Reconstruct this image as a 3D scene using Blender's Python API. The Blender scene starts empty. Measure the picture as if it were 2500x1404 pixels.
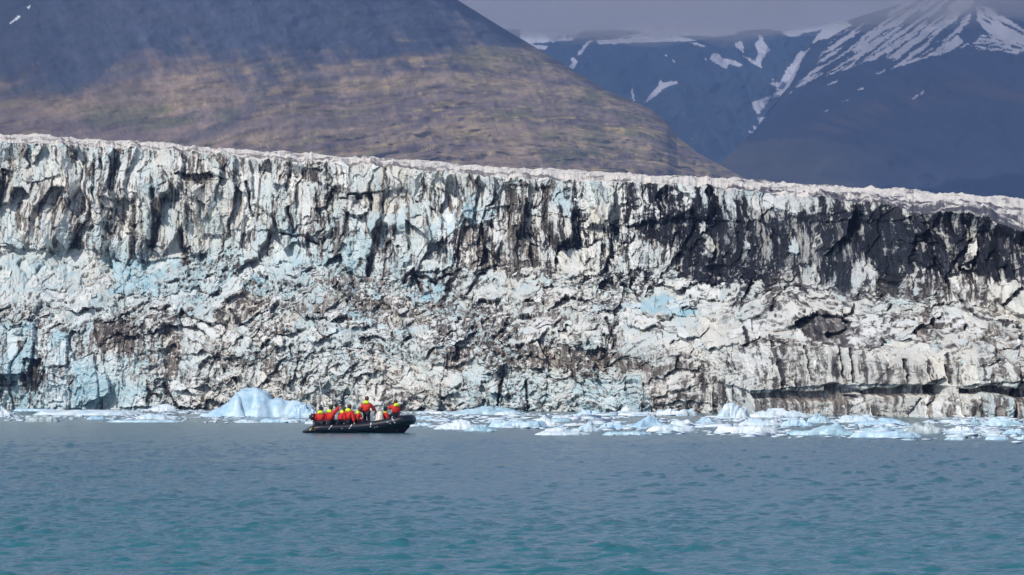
import bpy, bmesh, math, random
import numpy as np
from mathutils import Vector, Matrix
R = math.radians
C = bpy.context.scene.collection
scene = bpy.context.scene

# ------------------------------------------------------------------ camera, sky, sun, exposure
F = 10180.0          # focal length in photo pixels (2500 wide)
HZ = 962.0           # horizon row in the photo
H = 2.1              # eye height above the lagoon
cam_d = bpy.data.cameras.new("camera")
cam = bpy.data.objects.new("camera", cam_d)
C.objects.link(cam)
cam.location = (0, 0, H)
cam.rotation_euler = (R(90), 0, 0)
cam_d.sensor_width = 36.0
cam_d.lens = 36.0 * F / 2500.0
cam_d.shift_y = (HZ - 702.0) / 2500.0
cam_d.clip_start = 0.5
cam_d.clip_end = 60000
scene.camera = cam

SUN_EL, SUN_AZ = R(43), R(222)      # azimuth clockwise from +Y (view direction)
sun_vec = Vector((math.sin(SUN_AZ) * math.cos(SUN_EL), math.cos(SUN_AZ) * math.cos(SUN_EL), math.sin(SUN_EL)))
world = bpy.data.worlds.new("World")
scene.world = world
world.use_nodes = True
wn, wl = world.node_tree.nodes, world.node_tree.links
bg = wn["Background"]
sky = wn.new("ShaderNodeTexSky")
sky.sky_type = 'NISHITA'
sky.sun_disc = False
sky.sun_elevation = SUN_EL
sky.sun_rotation = SUN_AZ
tc = wn.new("ShaderNodeTexCoord")
sep = wn.new("ShaderNodeSeparateXYZ")
wl.new(tc.outputs["Generated"], sep.inputs[0])
# cloud layer: thick low down, broken higher up
mp = wn.new("ShaderNodeMapping")
mp.inputs["Scale"].default_value = (1.0, 1.0, 3.2)
wl.new(tc.outputs["Generated"], mp.inputs[0])
cn = wn.new("ShaderNodeTexNoise")
cn.inputs["Scale"].default_value = 3.0
cn.inputs["Detail"].default_value = 7
cn.inputs["Roughness"].default_value = 0.55
wl.new(mp.outputs[0], cn.inputs["Vector"])
m1 = wn.new("ShaderNodeMapRange")
m1.inputs["From Min"].default_value = 0.08
m1.inputs["From Max"].default_value = 0.25
m1.inputs["To Min"].default_value = 0.62
m1.inputs["To Max"].default_value = -0.12
wl.new(sep.outputs["Z"], m1.inputs["Value"])
ad = wn.new("ShaderNodeMath"); ad.operation = 'ADD'
wl.new(cn.outputs["Fac"], ad.inputs[0]); wl.new(m1.outputs[0], ad.inputs[1])
m2 = wn.new("ShaderNodeMapRange")
m2.inputs["From Min"].default_value = 0.45
m2.inputs["From Max"].default_value = 0.85
wl.new(ad.outputs[0], m2.inputs["Value"])
cn2 = wn.new("ShaderNodeTexNoise")
cn2.inputs["Scale"].default_value = 9.0
cn2.inputs["Detail"].default_value = 5
cn2.inputs["Roughness"].default_value = 0.5
wl.new(mp.outputs[0], cn2.inputs["Vector"])
cr = wn.new("ShaderNodeValToRGB")
cr.color_ramp.elements[0].position = 0.3
cr.color_ramp.elements[0].color = (5.6, 6.1, 7.6, 1)
cr.color_ramp.elements[1].position = 0.72
cr.color_ramp.elements[1].color = (8.2, 8.3, 10.2, 1)
wl.new(cn2.outputs["Fac"], cr.inputs["Fac"])
mx = wn.new("ShaderNodeMix"); mx.data_type = 'RGBA'
wl.new(m2.outputs[0], mx.inputs["Factor"])
wl.new(sky.outputs[0], mx.inputs[6]); wl.new(cr.outputs[0], mx.inputs[7])
wl.new(mx.outputs[2], bg.inputs["Color"])
bg.inputs["Strength"].default_value = 0.10

sun_d = bpy.data.lights.new("sun", 'SUN')
sun_d.energy = 3.8
sun_d.angle = R(0.5)
sun_d.color = (1.0, 0.95, 0.87)
sun = bpy.data.objects.new("sun", sun_d)
C.objects.link(sun)
sun.rotation_euler = (-sun_vec).to_track_quat('-Z', 'Y').to_euler()

scene.view_settings.view_transform = 'Standard'
scene.view_settings.look = 'None'
scene.view_settings.exposure = 0.0
scene.view_settings.gamma = 1
scene.render.engine = 'CYCLES'
scene.cycles.use_denoising = True
scene.cycles.max_bounces = 5
scene.cycles.diffuse_bounces = 2
scene.cycles.glossy_bounces = 2
scene.cycles.transmission_bounces = 2
scene.cycles.transparent_max_bounces = 6
scene.cycles.volume_bounces = 0
scene.cycles.sample_clamp_indirect = 4.0

# ------------------------------------------------------------------ helpers
def at(u, v, D):
    return Vector(((u - 1250.0) / F * D, D, H + (HZ - v) / F * D))

def tag(o, label=None, cat=None, group=None, kind=None):
    if label: o["label"] = label
    if cat: o["category"] = cat
    if group: o["group"] = group
    if kind: o["kind"] = kind
    return o

def link_mesh(name, me, mat=None, parent=None, smooth=False):
    if mat is not None and len(me.materials) == 0: me.materials.append(mat)
    o = bpy.data.objects.new(name, me)
    C.objects.link(o)
    if parent: o.parent = parent
    if smooth:
        me.polygons.foreach_set("use_smooth", np.ones(len(me.polygons), dtype=bool))
    return o

def mesh_np(name, co, faces):
    """co (n,3), faces (m,k) with k fixed"""
    me = bpy.data.meshes.new(name)
    n, (m, k) = len(co), faces.shape
    me.vertices.add(n)
    me.vertices.foreach_set("co", np.ascontiguousarray(co, dtype=np.float32).ravel())
    me.loops.add(m * k)
    me.loops.foreach_set("vertex_index", np.ascontiguousarray(faces, dtype=np.int32).ravel())
    me.polygons.add(m)
    me.polygons.foreach_set("loop_start", np.arange(0, m * k, k, dtype=np.int32))
    try: me.polygons.foreach_set("loop_total", np.full(m, k, dtype=np.int32))
    except Exception: pass
    me.update(calc_edges=True)
    me.validate()
    return me

def grid_faces(nr, nc, off=0):
    i = np.arange(nr - 1)[:, None] * nc + np.arange(nc - 1)[None, :]
    return (np.stack([i, i + 1, i + nc + 1, i + nc], -1).reshape(-1, 4) + off)

def attr_col(me, name, rgb):
    a = me.attributes.new(name, 'FLOAT_COLOR', 'POINT')
    c = np.ones((len(rgb), 4), dtype=np.float32); c[:, :3] = rgb
    a.data.foreach_set("color", c.ravel())

def attr_f(me, name, v):
    a = me.attributes.new(name, 'FLOAT', 'POINT')
    a.data.foreach_set("value", np.ascontiguousarray(v, dtype=np.float32).ravel())

# ---- numpy noise
def hsh(ix, iy, seed):
    x = (ix.astype(np.int64) * 374761393 + iy.astype(np.int64) * 668265263 + seed * 1442695041) & 0xFFFFFFFF
    x = ((x ^ (x >> 13)) * 1274126177) & 0xFFFFFFFF
    x = ((x ^ (x >> 15)) * 2246822519) & 0xFFFFFFFF
    x = x ^ (x >> 16)
    return (x & 0xFFFFFF).astype(np.float32) / 16777216.0

def vn(x, y, seed=0):
    ix, iy = np.floor(x), np.floor(y)
    fx, fy = (x - ix).astype(np.float32), (y - iy).astype(np.float32)
    fx = fx * fx * (3 - 2 * fx); fy = fy * fy * (3 - 2 * fy)
    ix, iy = ix.astype(np.int64), iy.astype(np.int64)
    a, b = hsh(ix, iy, seed), hsh(ix + 1, iy, seed)
    c, d = hsh(ix, iy + 1, seed), hsh(ix + 1, iy + 1, seed)
    return (a + (b - a) * fx) * (1 - fy) + (c + (d - c) * fx) * fy

def fbm(x, y, octv=4, seed=0, rough=0.5):
    s = 0; a = 1; t = 0
    for k in range(octv):
        s = s + a * vn(x * 2 ** k + 17.3 * k, y * 2 ** k - 9.1 * k, seed + k); t += a; a *= rough
    return s / t

def ridged(x, y, octv=4, seed=0, rough=0.5):
    s = 0; a = 1; t = 0
    for k in range(octv):
        s = s + a * (1 - np.abs(2 * vn(x * 2 ** k + 7.7 * k, y * 2 ** k + 3.1 * k, seed + k) - 1)); t += a; a *= rough
    return s / t

def vor(x, y, seed=0, jit=0.95):
    """returns F1, F2-F1 (edge), dx, dy to the site, three cell randoms"""
    ix, iy = np.floor(x).astype(np.int64), np.floor(y).astype(np.int64)
    f1 = np.full(x.shape, 9.0, np.float32); f2 = np.full(x.shape, 9.0, np.float32)
    bx = np.zeros(x.shape, np.float32); by = bx.copy()
    ci = np.zeros(x.shape, np.int64); cj = ci.copy()
    for oi in (-1, 0, 1):
        for oj in (-1, 0, 1):
            a, b = ix + oi, iy + oj
            dx = (x - a - 0.5 - jit * (hsh(a, b, seed) - 0.5)).astype(np.float32)
            dy = (y - b - 0.5 - jit * (hsh(a, b, seed + 101) - 0.5)).astype(np.float32)
            d = dx * dx + dy * dy
            near = d < f1
            f2 = np.where(near, f1, np.minimum(f2, d))
            f1 = np.where(near, d, f1)
            bx = np.where(near, dx, bx); by = np.where(near, dy, by)
            ci = np.where(near, a, ci); cj = np.where(near, b, cj)
    f1, f2 = np.sqrt(f1), np.sqrt(f2)
    return f1, f2 - f1, bx, by, hsh(ci, cj, seed + 7), hsh(ci, cj, seed + 8), hsh(ci, cj, seed + 9)

def sstep(a, b, x):
    t = np.clip((x - a) / (b - a), 0, 1)
    return t * t * (3 - 2 * t)

def inpoly(px, py, poly):
    ins = np.zeros(px.shape, bool)
    n = len(poly)
    for i in range(n):
        x0, y0 = poly[i]; x1, y1 = poly[(i + 1) % n]
        if y0 == y1: continue
        c = ((y0 > py) != (y1 > py)) & (px < (x1 - x0) * (py - y0) / (y1 - y0) + x0)
        ins ^= c
    return ins

def bil(tab, us, vs, u, v):
    """bilinear lookup in a hand written table tab[row v][col u]"""
    tab = np.array(tab, dtype=np.float32)
    fu = np.clip(np.interp(u, us, np.arange(len(us))), 0, len(us) - 1.001)
    fv = np.clip(np.interp(v, vs, np.arange(len(vs))), 0, len(vs) - 1.001)
    i, j = fu.astype(int), fv.astype(int)
    a, b = fu - i, fv - j
    return (tab[j, i] * (1 - a) + tab[j, i + 1] * a) * (1 - b) + (tab[j + 1, i] * (1 - a) + tab[j + 1, i + 1] * a) * b

# ---- materials
def mat_new(name):
    m = bpy.data.materials.new(name); m.use_nodes = True
    nt = m.node_tree
    return m, nt.nodes, nt.links, nt.nodes["Principled BSDF"]

def mat_plain(name, col, rough=0.6, metal=0.0, noise=0.12, scale=20.0, spec=0.5, bump=0.0):
    m, n, l, b = mat_new(name)
    b.inputs["Roughness"].default_value = rough
    b.inputs["Metallic"].default_value = metal
    b.inputs["Specular IOR Level"].default_value = spec
    t = n.new("ShaderNodeTexCoord")
    nz = n.new("ShaderNodeTexNoise"); nz.inputs["Scale"].default_value = scale; nz.inputs["Detail"].default_value = 4
    l.new(t.outputs["Object"], nz.inputs["Vector"])
    r = n.new("ShaderNodeMapRange")
    r.inputs["To Min"].default_value = 1 - noise * 2; r.inputs["To Max"].default_value = 1 + noise * 2
    l.new(nz.outputs["Fac"], r.inputs["Value"])
    v = n.new("ShaderNodeVectorMath"); v.operation = 'SCALE'
    v.inputs[0].default_value = col
    l.new(r.outputs[0], v.inputs["Scale"])
    l.new(v.outputs[0], b.inputs["Base Color"])
    if bump:
        bp = n.new("ShaderNodeBump"); bp.inputs["Strength"].default_value = bump; bp.inputs["Distance"].default_value = 0.02
        l.new(nz.outputs["Fac"], bp.inputs["Height"]); l.new(bp.outputs[0], b.inputs["Normal"])
    return m

# ------------------------------------------------------------------ water
def mat_water():
    m, n, l, b = mat_new("lagoon_water")
    b.inputs["Base Color"].default_value = (0.024, 0.125, 0.160, 1)
    b.inputs["Roughness"].default_value = 0.16
    b.inputs["IOR"].default_value = 1.33
    g = n.new("ShaderNodeNewGeometry")
    sp = n.new("ShaderNodeSeparateXYZ"); l.new(g.outputs["Position"], sp.inputs[0])
    calm = n.new("ShaderNodeMapRange")
    calm.inputs["From Min"].default_value = 190; calm.inputs["From Max"].default_value = 340
    calm.inputs["To Min"].default_value = 1.0; calm.inputs["To Max"].default_value = 0.16
    l.new(sp.outputs["Y"], calm.inputs["Value"])
    n1 = n.new("ShaderNodeTexNoise"); n1.inputs["Scale"].default_value = 2.4; n1.inputs["Detail"].default_value = 3
    n1.inputs["Roughness"].default_value = 0.55
    l.new(g.outputs["Position"], n1.inputs["Vector"])
    bp = n.new("ShaderNodeBump"); bp.inputs["Distance"].default_value = 0.055
    l.new(calm.outputs[0], bp.inputs["Strength"])
    l.new(n1.outputs["Fac"], bp.inputs["Height"])
    l.new(bp.outputs[0], b.inputs["Normal"])
    return m

def build_water():
    ang = np.concatenate([np.linspace(-60, -8.2, 60)[:-1], np.linspace(-8.2, 8.2, 820), np.linspace(8.2, 60, 60)[1:]])
    tan = np.tan(np.radians(ang))
    ds = [6.0]
    while ds[-1] < 3000:
        d = ds[-1]
        st = 0.5 if d < 44 else max(0.055, 0.24 * d * d / 8760)
        ds.append(d + min(st, 40))
    ds = np.array(ds)
    D, T = np.meshgrid(ds, tan, indexing='ij')
    X, Y = D * T, D
    rng = np.random.RandomState(4)
    Z = np.zeros_like(X)
    for k in range(64):
        lam = 0.22 * (5.0 ** (k / 63.0)) * rng.uniform(0.9, 1.1)
        th = rng.normal(math.radians(250), 0.65)
        kk = 2 * math.pi / lam
        Z += 0.0040 * lam ** 0.85 * np.sin(kk * (X * math.cos(th) + Y * math.sin(th)) + rng.uniform(0, 6.28))
    patch = 0.45 + 1.1 * fbm(X / 14.0, Y / 22.0, 3, 5)
    Z = Z * patch
    Z = Z + 14.0 * Z * np.abs(Z)
    fade = 1 - 0.75 * sstep(170, 360, D)
    near = np.where(D < 30, 0.3, 1.0)
    Z = Z * fade * near
    co = np.stack([X, Y, Z], -1).reshape(-1, 3)
    me = mesh_np("water", co, grid_faces(len(ds), len(ang)))
    o = link_mesh("water", me, mat_water(), smooth=True)
    tag(o, kind="structure")
build_water()

gm = mat_plain("ground_gravel", (0.09, 0.085, 0.08), 0.9, scale=0.02)
me = mesh_np("ground", np.array([[-9000, 900, -1.0], [9000, 900, -1.0], [9000, 14000, -1.0], [-9000, 14000, -1.0]], float), np.array([[0, 1, 2, 3]]))
tag(link_mesh("ground", me, gm), kind="structure")

# ------------------------------------------------------------------ mountains
def mat_rock(name, bump_d=6.0, scale=0.02):
    m, n, l, b = mat_new(name)
    b.inputs["Roughness"].default_value = 0.95
    b.inputs["Specular IOR Level"].default_value = 0.1
    a = n.new("ShaderNodeAttribute"); a.attribute_name = "albedo"
    g = n.new("ShaderNodeNewGeometry")
    nz = n.new("ShaderNodeTexNoise"); nz.inputs["Scale"].default_value = scale; nz.inputs["Detail"].default_value = 8
    nz.inputs["Roughness"].default_value = 0.6
    l.new(g.outputs["Position"], nz.inputs["Vector"])
    r = n.new("ShaderNodeMapRange"); r.inputs["From Min"].default_value = 0.3; r.inputs["From Max"].default_value = 0.7
    r.inputs["To Min"].default_value = 0.82; r.inputs["To Max"].default_value = 1.18
    l.new(nz.outputs["Fac"], r.inputs["Value"])
    v = n.new("ShaderNodeVectorMath"); v.operation = 'SCALE'
    l.new(a.outputs["Color"], v.inputs[0]); l.new(r.outputs[0], v.inputs["Scale"])
    l.new(v.outputs[0], b.inputs["Base Color"])
    bp = n.new("ShaderNodeBump"); bp.inputs["Strength"].default_value = 0.6; bp.inputs["Distance"].default_value = bump_d
    l.new(nz.outputs["Fac"], bp.inputs["Height"]); l.new(bp.outputs[0], b.inputs["Normal"])
    return m

def mountain(name, sil, Dr, Df, u0, u1, nu, nt, power, relief, colour, back=900.0, mat=None):
    us = np.linspace(u0, u1, nu)
    vs = np.interp(us, [p[0] for p in sil], [p[1] for p in sil])
    zr = H + (HZ - vs) / F * Dr
    ts = np.concatenate([np.linspace(-0.35, 0, 14)[:-1], np.linspace(0, 1, nt)])
    T, U = np.meshgrid(ts, us, indexing='ij')
    ZR = np.broadcast_to(zr, T.shape)
    fr = T >= 0
    D = np.where(fr, Dr + (Df - Dr) * T, Dr - T / 0.35 * back)
    Z = np.where(fr, ZR * np.clip(1 - T, 0, 1) ** power, ZR * (1 + T / 0.35 * 0.9))
    X = (U - 1250.0) / F * D
    dz, dy = relief(U, X, D, Z, T, ZR)
    w = sstep(0.0, 0.05, np.abs(T)) * 0.85 + 0.15
    Z2 = Z + dz * w
    Y2 = D + dy * w
    V = HZ - (Z2 - H) * F / Y2
    col = colour(U, V, X, Y2, Z2, T)
    Z2 = np.maximum(Z2, -3)
    co = np.stack([X, Y2, Z2], -1).reshape(-1, 3)
    me = mesh_np(name, co, grid_faces(len(ts), nu))
    attr_col(me, "albedo", col.reshape(-1, 3))
    o = link_mesh(name, me, mat, smooth=True)
    tag(o, kind="structure")
    return o

rockA = mat_rock("near_mountain_rock", 5.0, 0.02)
rockB = mat_rock("far_mountain_rock", 10.0, 0.008)

def mixc(a, b, m):
    m = np.clip(m, 0, 1)[..., None]
    return a * (1 - m) + b * m
def c3(*c): return np.array(c, dtype=np.float32)

# near brown mountain on the left
silA = [(-900, -250), (-300, -340), (300, -400), (700, -260), (1000, -72), (1110, -5), (1180, 40), (1250, 82), (1290, 105), (1330, 130),
        (1400, 173), (1480, 221), (1545, 247), (1590, 268), (1632, 302), (1652, 332), (1700, 372), (1760, 405), (1830, 442), (1930, 500), (2100, 620)]
def strataA(U, Z):
    tilt = np.interp(U, [-300, 300, 700, 1100, 1400, 2000], [-60, -20, 10, 44, 60, 62])
    return Z - tilt
def reliefA(U, X, D, Z, T, ZR):
    s = strataA(U, Z)
    wx, wy = X / 90.0, s / 90.0
    warp = (fbm(X / 60.0, Z / 40.0, 4, 11) - 0.5)
    low = sstep(250, 120, s + 60 * warp)                      # lower slopes are banded with rock steps
    ph = s / 17.0 + warp * 3.0
    step = ph - np.floor(ph)
    terr = (sstep(0.0, 0.28, step) - step) * 15.0
    gully = (ridged(X / 60.0 + Z / 200.0, D / 900.0, 5, 21, 0.6) - 0.6) * 20
    big = (fbm(X / 150.0 + Z / 300.0, D / 500.0, 4, 31) - 0.5) * 90
    return terr * low * 0.35 + gully * 0.5, big + terr * low * 0.8 + (fbm(X / 70.0, s / 7.0, 5, 36, 0.62) - 0.5) * 42 * low + gully + (fbm(X / 14.0, Z / 9.0, 4, 34) - 0.5) * 22
def colourA(U, V, X, D, Z, T):
    s = strataA(U, Z)
    wq = 14 * (fbm(X / 60.0, Z / 50.0, 4, 40) - .5)
    n1 = fbm(X / 80.0 + s / 200, (s + wq) / 13.0, 6, 41, 0.62)
    n2 = fbm(X / 34.0, (s + wq) / 3.4, 6, 45, 0.68)
    n3 = fbm(X / 9.0, (s + wq) / 1.6, 5, 49, 0.7)
    streak = fbm((X * 1.0 + Z * 0.62) / 9.0, (Z - X * 0.3) / 190.0, 5, 52, 0.6)
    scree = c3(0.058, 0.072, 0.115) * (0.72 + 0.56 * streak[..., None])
    brown = c3(0.36, 0.265, 0.18)
    plum = c3(0.19, 0.145, 0.135)
    ochre = c3(0.42, 0.32, 0.15)
    green = c3(0.10, 0.125, 0.045)
    c = mixc(plum + 0 * n1[..., None], brown + 0 * n1[..., None], (n1 - 0.36) * 3.2)
    c = mixc(c, c * 0.42, sstep(0.52, 0.60, n2) * 0.75)
    right = sstep(300, 1200, U)
    c = mixc(c, ochre + 0 * c, sstep(0.50, 0.66, 0.55 * n2 + 0.45 * n3) * (0.25 + 0.6 * right))
    c = mixc(c, green + 0 * c, sstep(0.60, 0.72, fbm(X / 40.0, s / 12.0, 4, 61)) * 0.45)
    c = c * (0.62 + 0.76 * n3[..., None])
    gl = ridged((X + Z * 0.5) / 26.0, (Z - X * 0.2) / 130.0, 5, 58, 0.62)
    c = c * (1 - 0.10 * sstep(0.66, 0.82, gl))[..., None]
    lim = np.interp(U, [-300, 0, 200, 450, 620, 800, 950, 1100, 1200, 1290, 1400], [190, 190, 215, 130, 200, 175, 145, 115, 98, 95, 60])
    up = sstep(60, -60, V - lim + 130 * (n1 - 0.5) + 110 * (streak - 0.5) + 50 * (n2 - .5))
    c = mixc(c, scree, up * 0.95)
    fan = inpoly(U + 14 * (n3 - .5), V + 20 * (n2 - 0.5), [(315, 125), (380, 118), (432, 142), (425, 205), (395, 250), (300, 262), (185, 252), (235, 200)])
    c = mixc(c, c3(0.20, 0.15, 0.135) * (0.9 + 0.4 * streak[..., None]), fan * 0.35)
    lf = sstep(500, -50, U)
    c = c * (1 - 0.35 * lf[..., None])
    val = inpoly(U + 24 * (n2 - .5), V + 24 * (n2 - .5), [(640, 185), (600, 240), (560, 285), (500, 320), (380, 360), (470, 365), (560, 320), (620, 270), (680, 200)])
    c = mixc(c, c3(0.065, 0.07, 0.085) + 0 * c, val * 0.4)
    sn = inpoly(U, V, [(20, 62), (24, 58), (40, 44), (55, 35), (52, 41), (32, 56)]) | inpoly(U, V, [(66, 19), (74, 13), (77, 15), (71, 21)])
    c = mixc(c, c3(0.62, 0.68, 0.74) + 0 * c, sn * 1.0)
    return c
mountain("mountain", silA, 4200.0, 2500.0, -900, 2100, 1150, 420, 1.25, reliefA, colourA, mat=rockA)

# far mountains with snow
def jag(U, V, amp, seed):
    a = fbm(U / 9.0, V / 5.0, 4, seed, 0.65) - 0.5
    b = fbm(U / 9.0, V / 5.0, 4, seed + 50, 0.65) - 0.5
    return U + amp * a, V + amp * 0.6 * b

snowB = [
    [(1270, 40), (1270, 112), (1300, 106), (1340, 103), (1400, 98), (1458, 90), (1464, 109), (1500, 107), (1560, 104), (1640, 102), (1692, 101), (1697, 97), (1655, 87), (1690, 86), (1745, 90), (1790, 84), (1808, 76), (1835, 74), (1835, 0), (1270, 0)],
    [(1295, 108), (1337, 112), (1333, 122), (1310, 118)],
    [(1458, 91), (1436, 101), (1415, 124), (1408, 137), (1419, 133), (1434, 112)],
    [(1391, 142), (1403, 140), (1409, 153), (1400, 168), (1389, 164), (1396, 152)],
    [(1684, 104), (1702, 105), (1722, 113), (1716, 116), (1698, 110)],
    [(1735, 131), (1752, 130), (1762, 142), (1790, 147), (1812, 158), (1806, 164), (1782, 157), (1772, 168), (1750, 157), (1732, 144)],
    [(1714, 140), (1724, 143), (1722, 149)],
    [(1793, 104), (1806, 102), (1814, 116), (1812, 130), (1796, 118)],
    [(1848, 84), (1858, 88), (1856, 101), (1875, 121), (1864, 137), (1855, 150), (1858, 169), (1845, 159), (1830, 150), (1813, 138), (1830, 143), (1843, 148), (1846, 125), (1839, 104), (1847, 98)],
    [(1572, 251), (1588, 230), (1606, 215), (1617, 194), (1625, 201), (1657, 197), (1658, 203), (1630, 212), (1604, 232)],
    [(1543, 215), (1547, 218), (1547, 250), (1543, 248)],
    [(1626, 134), (1631, 134), (1630, 140)], [(1645, 146), (1649, 148), (1650, 154)],
    [(1710, 300), (1713, 300), (1712, 304)], [(1690, 337), (1694, 338), (1692, 341)],
    [(1905, 0), (1905, 80), (1920, 90), (1944, 89), (1958, 82), (1990, 76), (2040, 60), (2100, 60), (2200, 0)],
]
GULLY_B = [
    [(1988, 112), (1976, 124), (1962, 144), (1953, 160), (1945, 186), (1930, 215), (1906, 236), (1885, 241), (1872, 262), (1856, 281), (1846, 266), (1842, 250), (1866, 242), (1890, 232), (1901, 221), (1895, 211), (1881, 204), (1906, 200), (1915, 170), (1930, 154), (1945, 130), (1951, 124), (1965, 128)],
    [(1856, 286), (1881, 285), (1871, 302), (1862, 303)], [(1842, 308), (1853, 309), (1846, 317)], [(1834, 321), (1844, 321), (1839, 326)],
    [(1883, 194), (1889, 192), (1888, 199)],
    [(1983, 108), (1990, 88), (2010, 68), (2060, 52), (2085, 60), (2030, 92), (1998, 100)]]
silB = [(300, 40), (1200, 70), (1300, 72), (1500, 66), (1690, 62), (1800, 68), (1835, 74), (1870, 72), (1900, 77), (1960, 72), (2050, 50), (2200, 30), (2400, 60), (3000, 100)]
def reliefB(U, X, D, Z, T, ZR):
    g = (ridged(X / 210.0 + Z / 700.0, D / 2400.0, 4, 71) - 0.6)
    return g * 60, (fbm(X / 240.0, D / 500.0, 4, 75) - 0.5) * 300 + g * 240 + (fbm(X / 40.0, Z / 30.0, 4, 78) - 0.5) * 70
def colourB(U, V, X, D, Z, T):
    n1 = fbm(X / 160.0, Z / 60.0, 5, 81, 0.6)
    n2 = fbm((X + Z) / 26.0, Z / 60.0, 4, 85)
    c = c3(0.024, 0.036, 0.052) * (0.6 + 0.5 * n1[..., None] + 0.35 * n2[..., None])
    c = mixc(c, c3(0.05, 0.075, 0.06) + 0 * c, sstep(0.5, 0.68, fbm(X / 60., Z / 30., 4, 88)) * sstep(120, 320, V) * 0.5)
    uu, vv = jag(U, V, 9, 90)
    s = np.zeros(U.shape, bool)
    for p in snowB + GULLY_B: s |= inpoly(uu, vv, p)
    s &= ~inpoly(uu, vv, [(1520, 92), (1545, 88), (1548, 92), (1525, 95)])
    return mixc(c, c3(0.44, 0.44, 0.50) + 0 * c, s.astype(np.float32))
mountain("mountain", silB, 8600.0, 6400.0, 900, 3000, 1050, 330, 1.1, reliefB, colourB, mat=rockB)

GULLY = [
    [(1988, 112), (1976, 124), (1962, 144), (1953, 160), (1945, 186), (1930, 215), (1906, 236), (1885, 241), (1872, 262), (1856, 281), (1846, 266), (1842, 250), (1866, 242), (1890, 232), (1901, 221), (1895, 211), (1881, 204), (1906, 200), (1915, 170), (1930, 154), (1945, 130), (1951, 124), (1965, 128)],
    [(1856, 286), (1881, 285), (1871, 302), (1862, 303)], [(1842, 308), (1853, 309), (1846, 317)], [(1834, 321), (1844, 321), (1839, 326)],
    [(1883, 194), (1889, 192), (1888, 199)],
    [(1983, 108), (1990, 88), (2010, 68), (2060, 52), (2085, 60), (2030, 92), (1998, 100)],
    [(2023, 206), (2046, 195), (2043, 200), (2026, 208)], [(2091, 220), (2107, 212), (2104, 217)], [(2052, 250), (2070, 240), (2068, 244)],
    [(2008, 273), (2022, 267), (2020, 271)], [(2218, 242), (2240, 228), (2252, 219), (2250, 226), (2226, 240)], [(1938, 228), (1946, 222), (1944, 228)],
]
snowC = GULLY
regC = [(1940, 219), (1990, 172), (2008, 130), (2050, 85), (2150, 40), (2260, -20), (2400, -40), (2380, 60), (2352, 82), (2355, 95), (2380, 108), (2330, 125), (2200, 160), (2095, 192), (2130, 168), (2190, 140), (2110, 150), (2030, 182)]
regC2 = [(2395, 10), (2440, 20), (2520, 80), (2520, 118), (2440, 96), (2405, 48)]
regC3 = [(2380, 112), (2420, 85), (2520, 118), (2520, 134), (2400, 122)]
silC = [(1500, 640), (1640, 470), (1700, 432), (1755, 400), (1800, 362), (1850, 312), (1880, 262), (1905, 232), (1940, 175), (1970, 118), (2000, 84), (2040, 62), (2100, 40), (2200, 10), (2320, -30),
        (2420, -70), (2600, -110), (2900, -60), (3400, 60), (3900, 40), (4500, 160), (5200, 420)]
def reliefC(U, X, D, Z, T, ZR):
    g = (ridged(X / 190.0 + D / 1300.0, D / 3000.0, 4, 101) - 0.6)
    return g * 46, (fbm(X / 260.0, D / 600.0, 4, 105) - 0.5) * 260 + g * 240 + (fbm(X / 36.0, Z / 26.0, 4, 108) - 0.5) * 60
def colourC(U, V, X, D, Z, T):
    n1 = fbm((X - Z * .4) / 140.0, (Z + X * 0.5) / 40.0, 5, 111, 0.6)
    n2 = fbm((X - Z * 0.8) / 90.0, (Z + X * 0.7) / 12.0, 4, 115)
    c = c3(0.026, 0.034, 0.056) * (0.6 + 0.45 * n1[..., None] + 0.4 * n2[..., None])
    band = np.exp(-((V - np.interp(U, [1750, 1900, 2050, 2200, 2350, 2500], [400, 350, 300, 245, 215, 235])) / 26.0) ** 2)
    c = mixc(c, c3(0.075, 0.055, 0.055) + 0 * c, band * sstep(0.35, 0.65, n2) * 0.75)
    low = sstep(240, 430, V) * sstep(2300, 1750, U)
    c = mixc(c, c3(0.10, 0.085, 0.055) + 0 * c, low * sstep(0.45, 0.65, n1) * 0.8)
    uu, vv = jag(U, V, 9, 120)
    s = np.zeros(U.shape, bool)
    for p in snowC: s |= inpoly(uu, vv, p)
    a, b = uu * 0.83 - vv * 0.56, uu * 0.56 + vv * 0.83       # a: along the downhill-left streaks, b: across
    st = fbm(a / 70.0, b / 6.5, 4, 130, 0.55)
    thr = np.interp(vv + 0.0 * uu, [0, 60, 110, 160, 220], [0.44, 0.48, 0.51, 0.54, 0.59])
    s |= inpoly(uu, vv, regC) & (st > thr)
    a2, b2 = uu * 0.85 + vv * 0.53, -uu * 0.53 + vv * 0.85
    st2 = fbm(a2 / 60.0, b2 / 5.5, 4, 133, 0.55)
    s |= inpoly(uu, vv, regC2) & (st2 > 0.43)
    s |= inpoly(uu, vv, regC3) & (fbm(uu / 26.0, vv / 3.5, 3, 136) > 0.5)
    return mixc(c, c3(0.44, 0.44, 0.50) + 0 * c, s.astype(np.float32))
mountain("mountain", silC, 7000.0, 4700.0, 1500, 5200, 1500, 400, 1.15, reliefC, colourC, mat=rockB)

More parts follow.
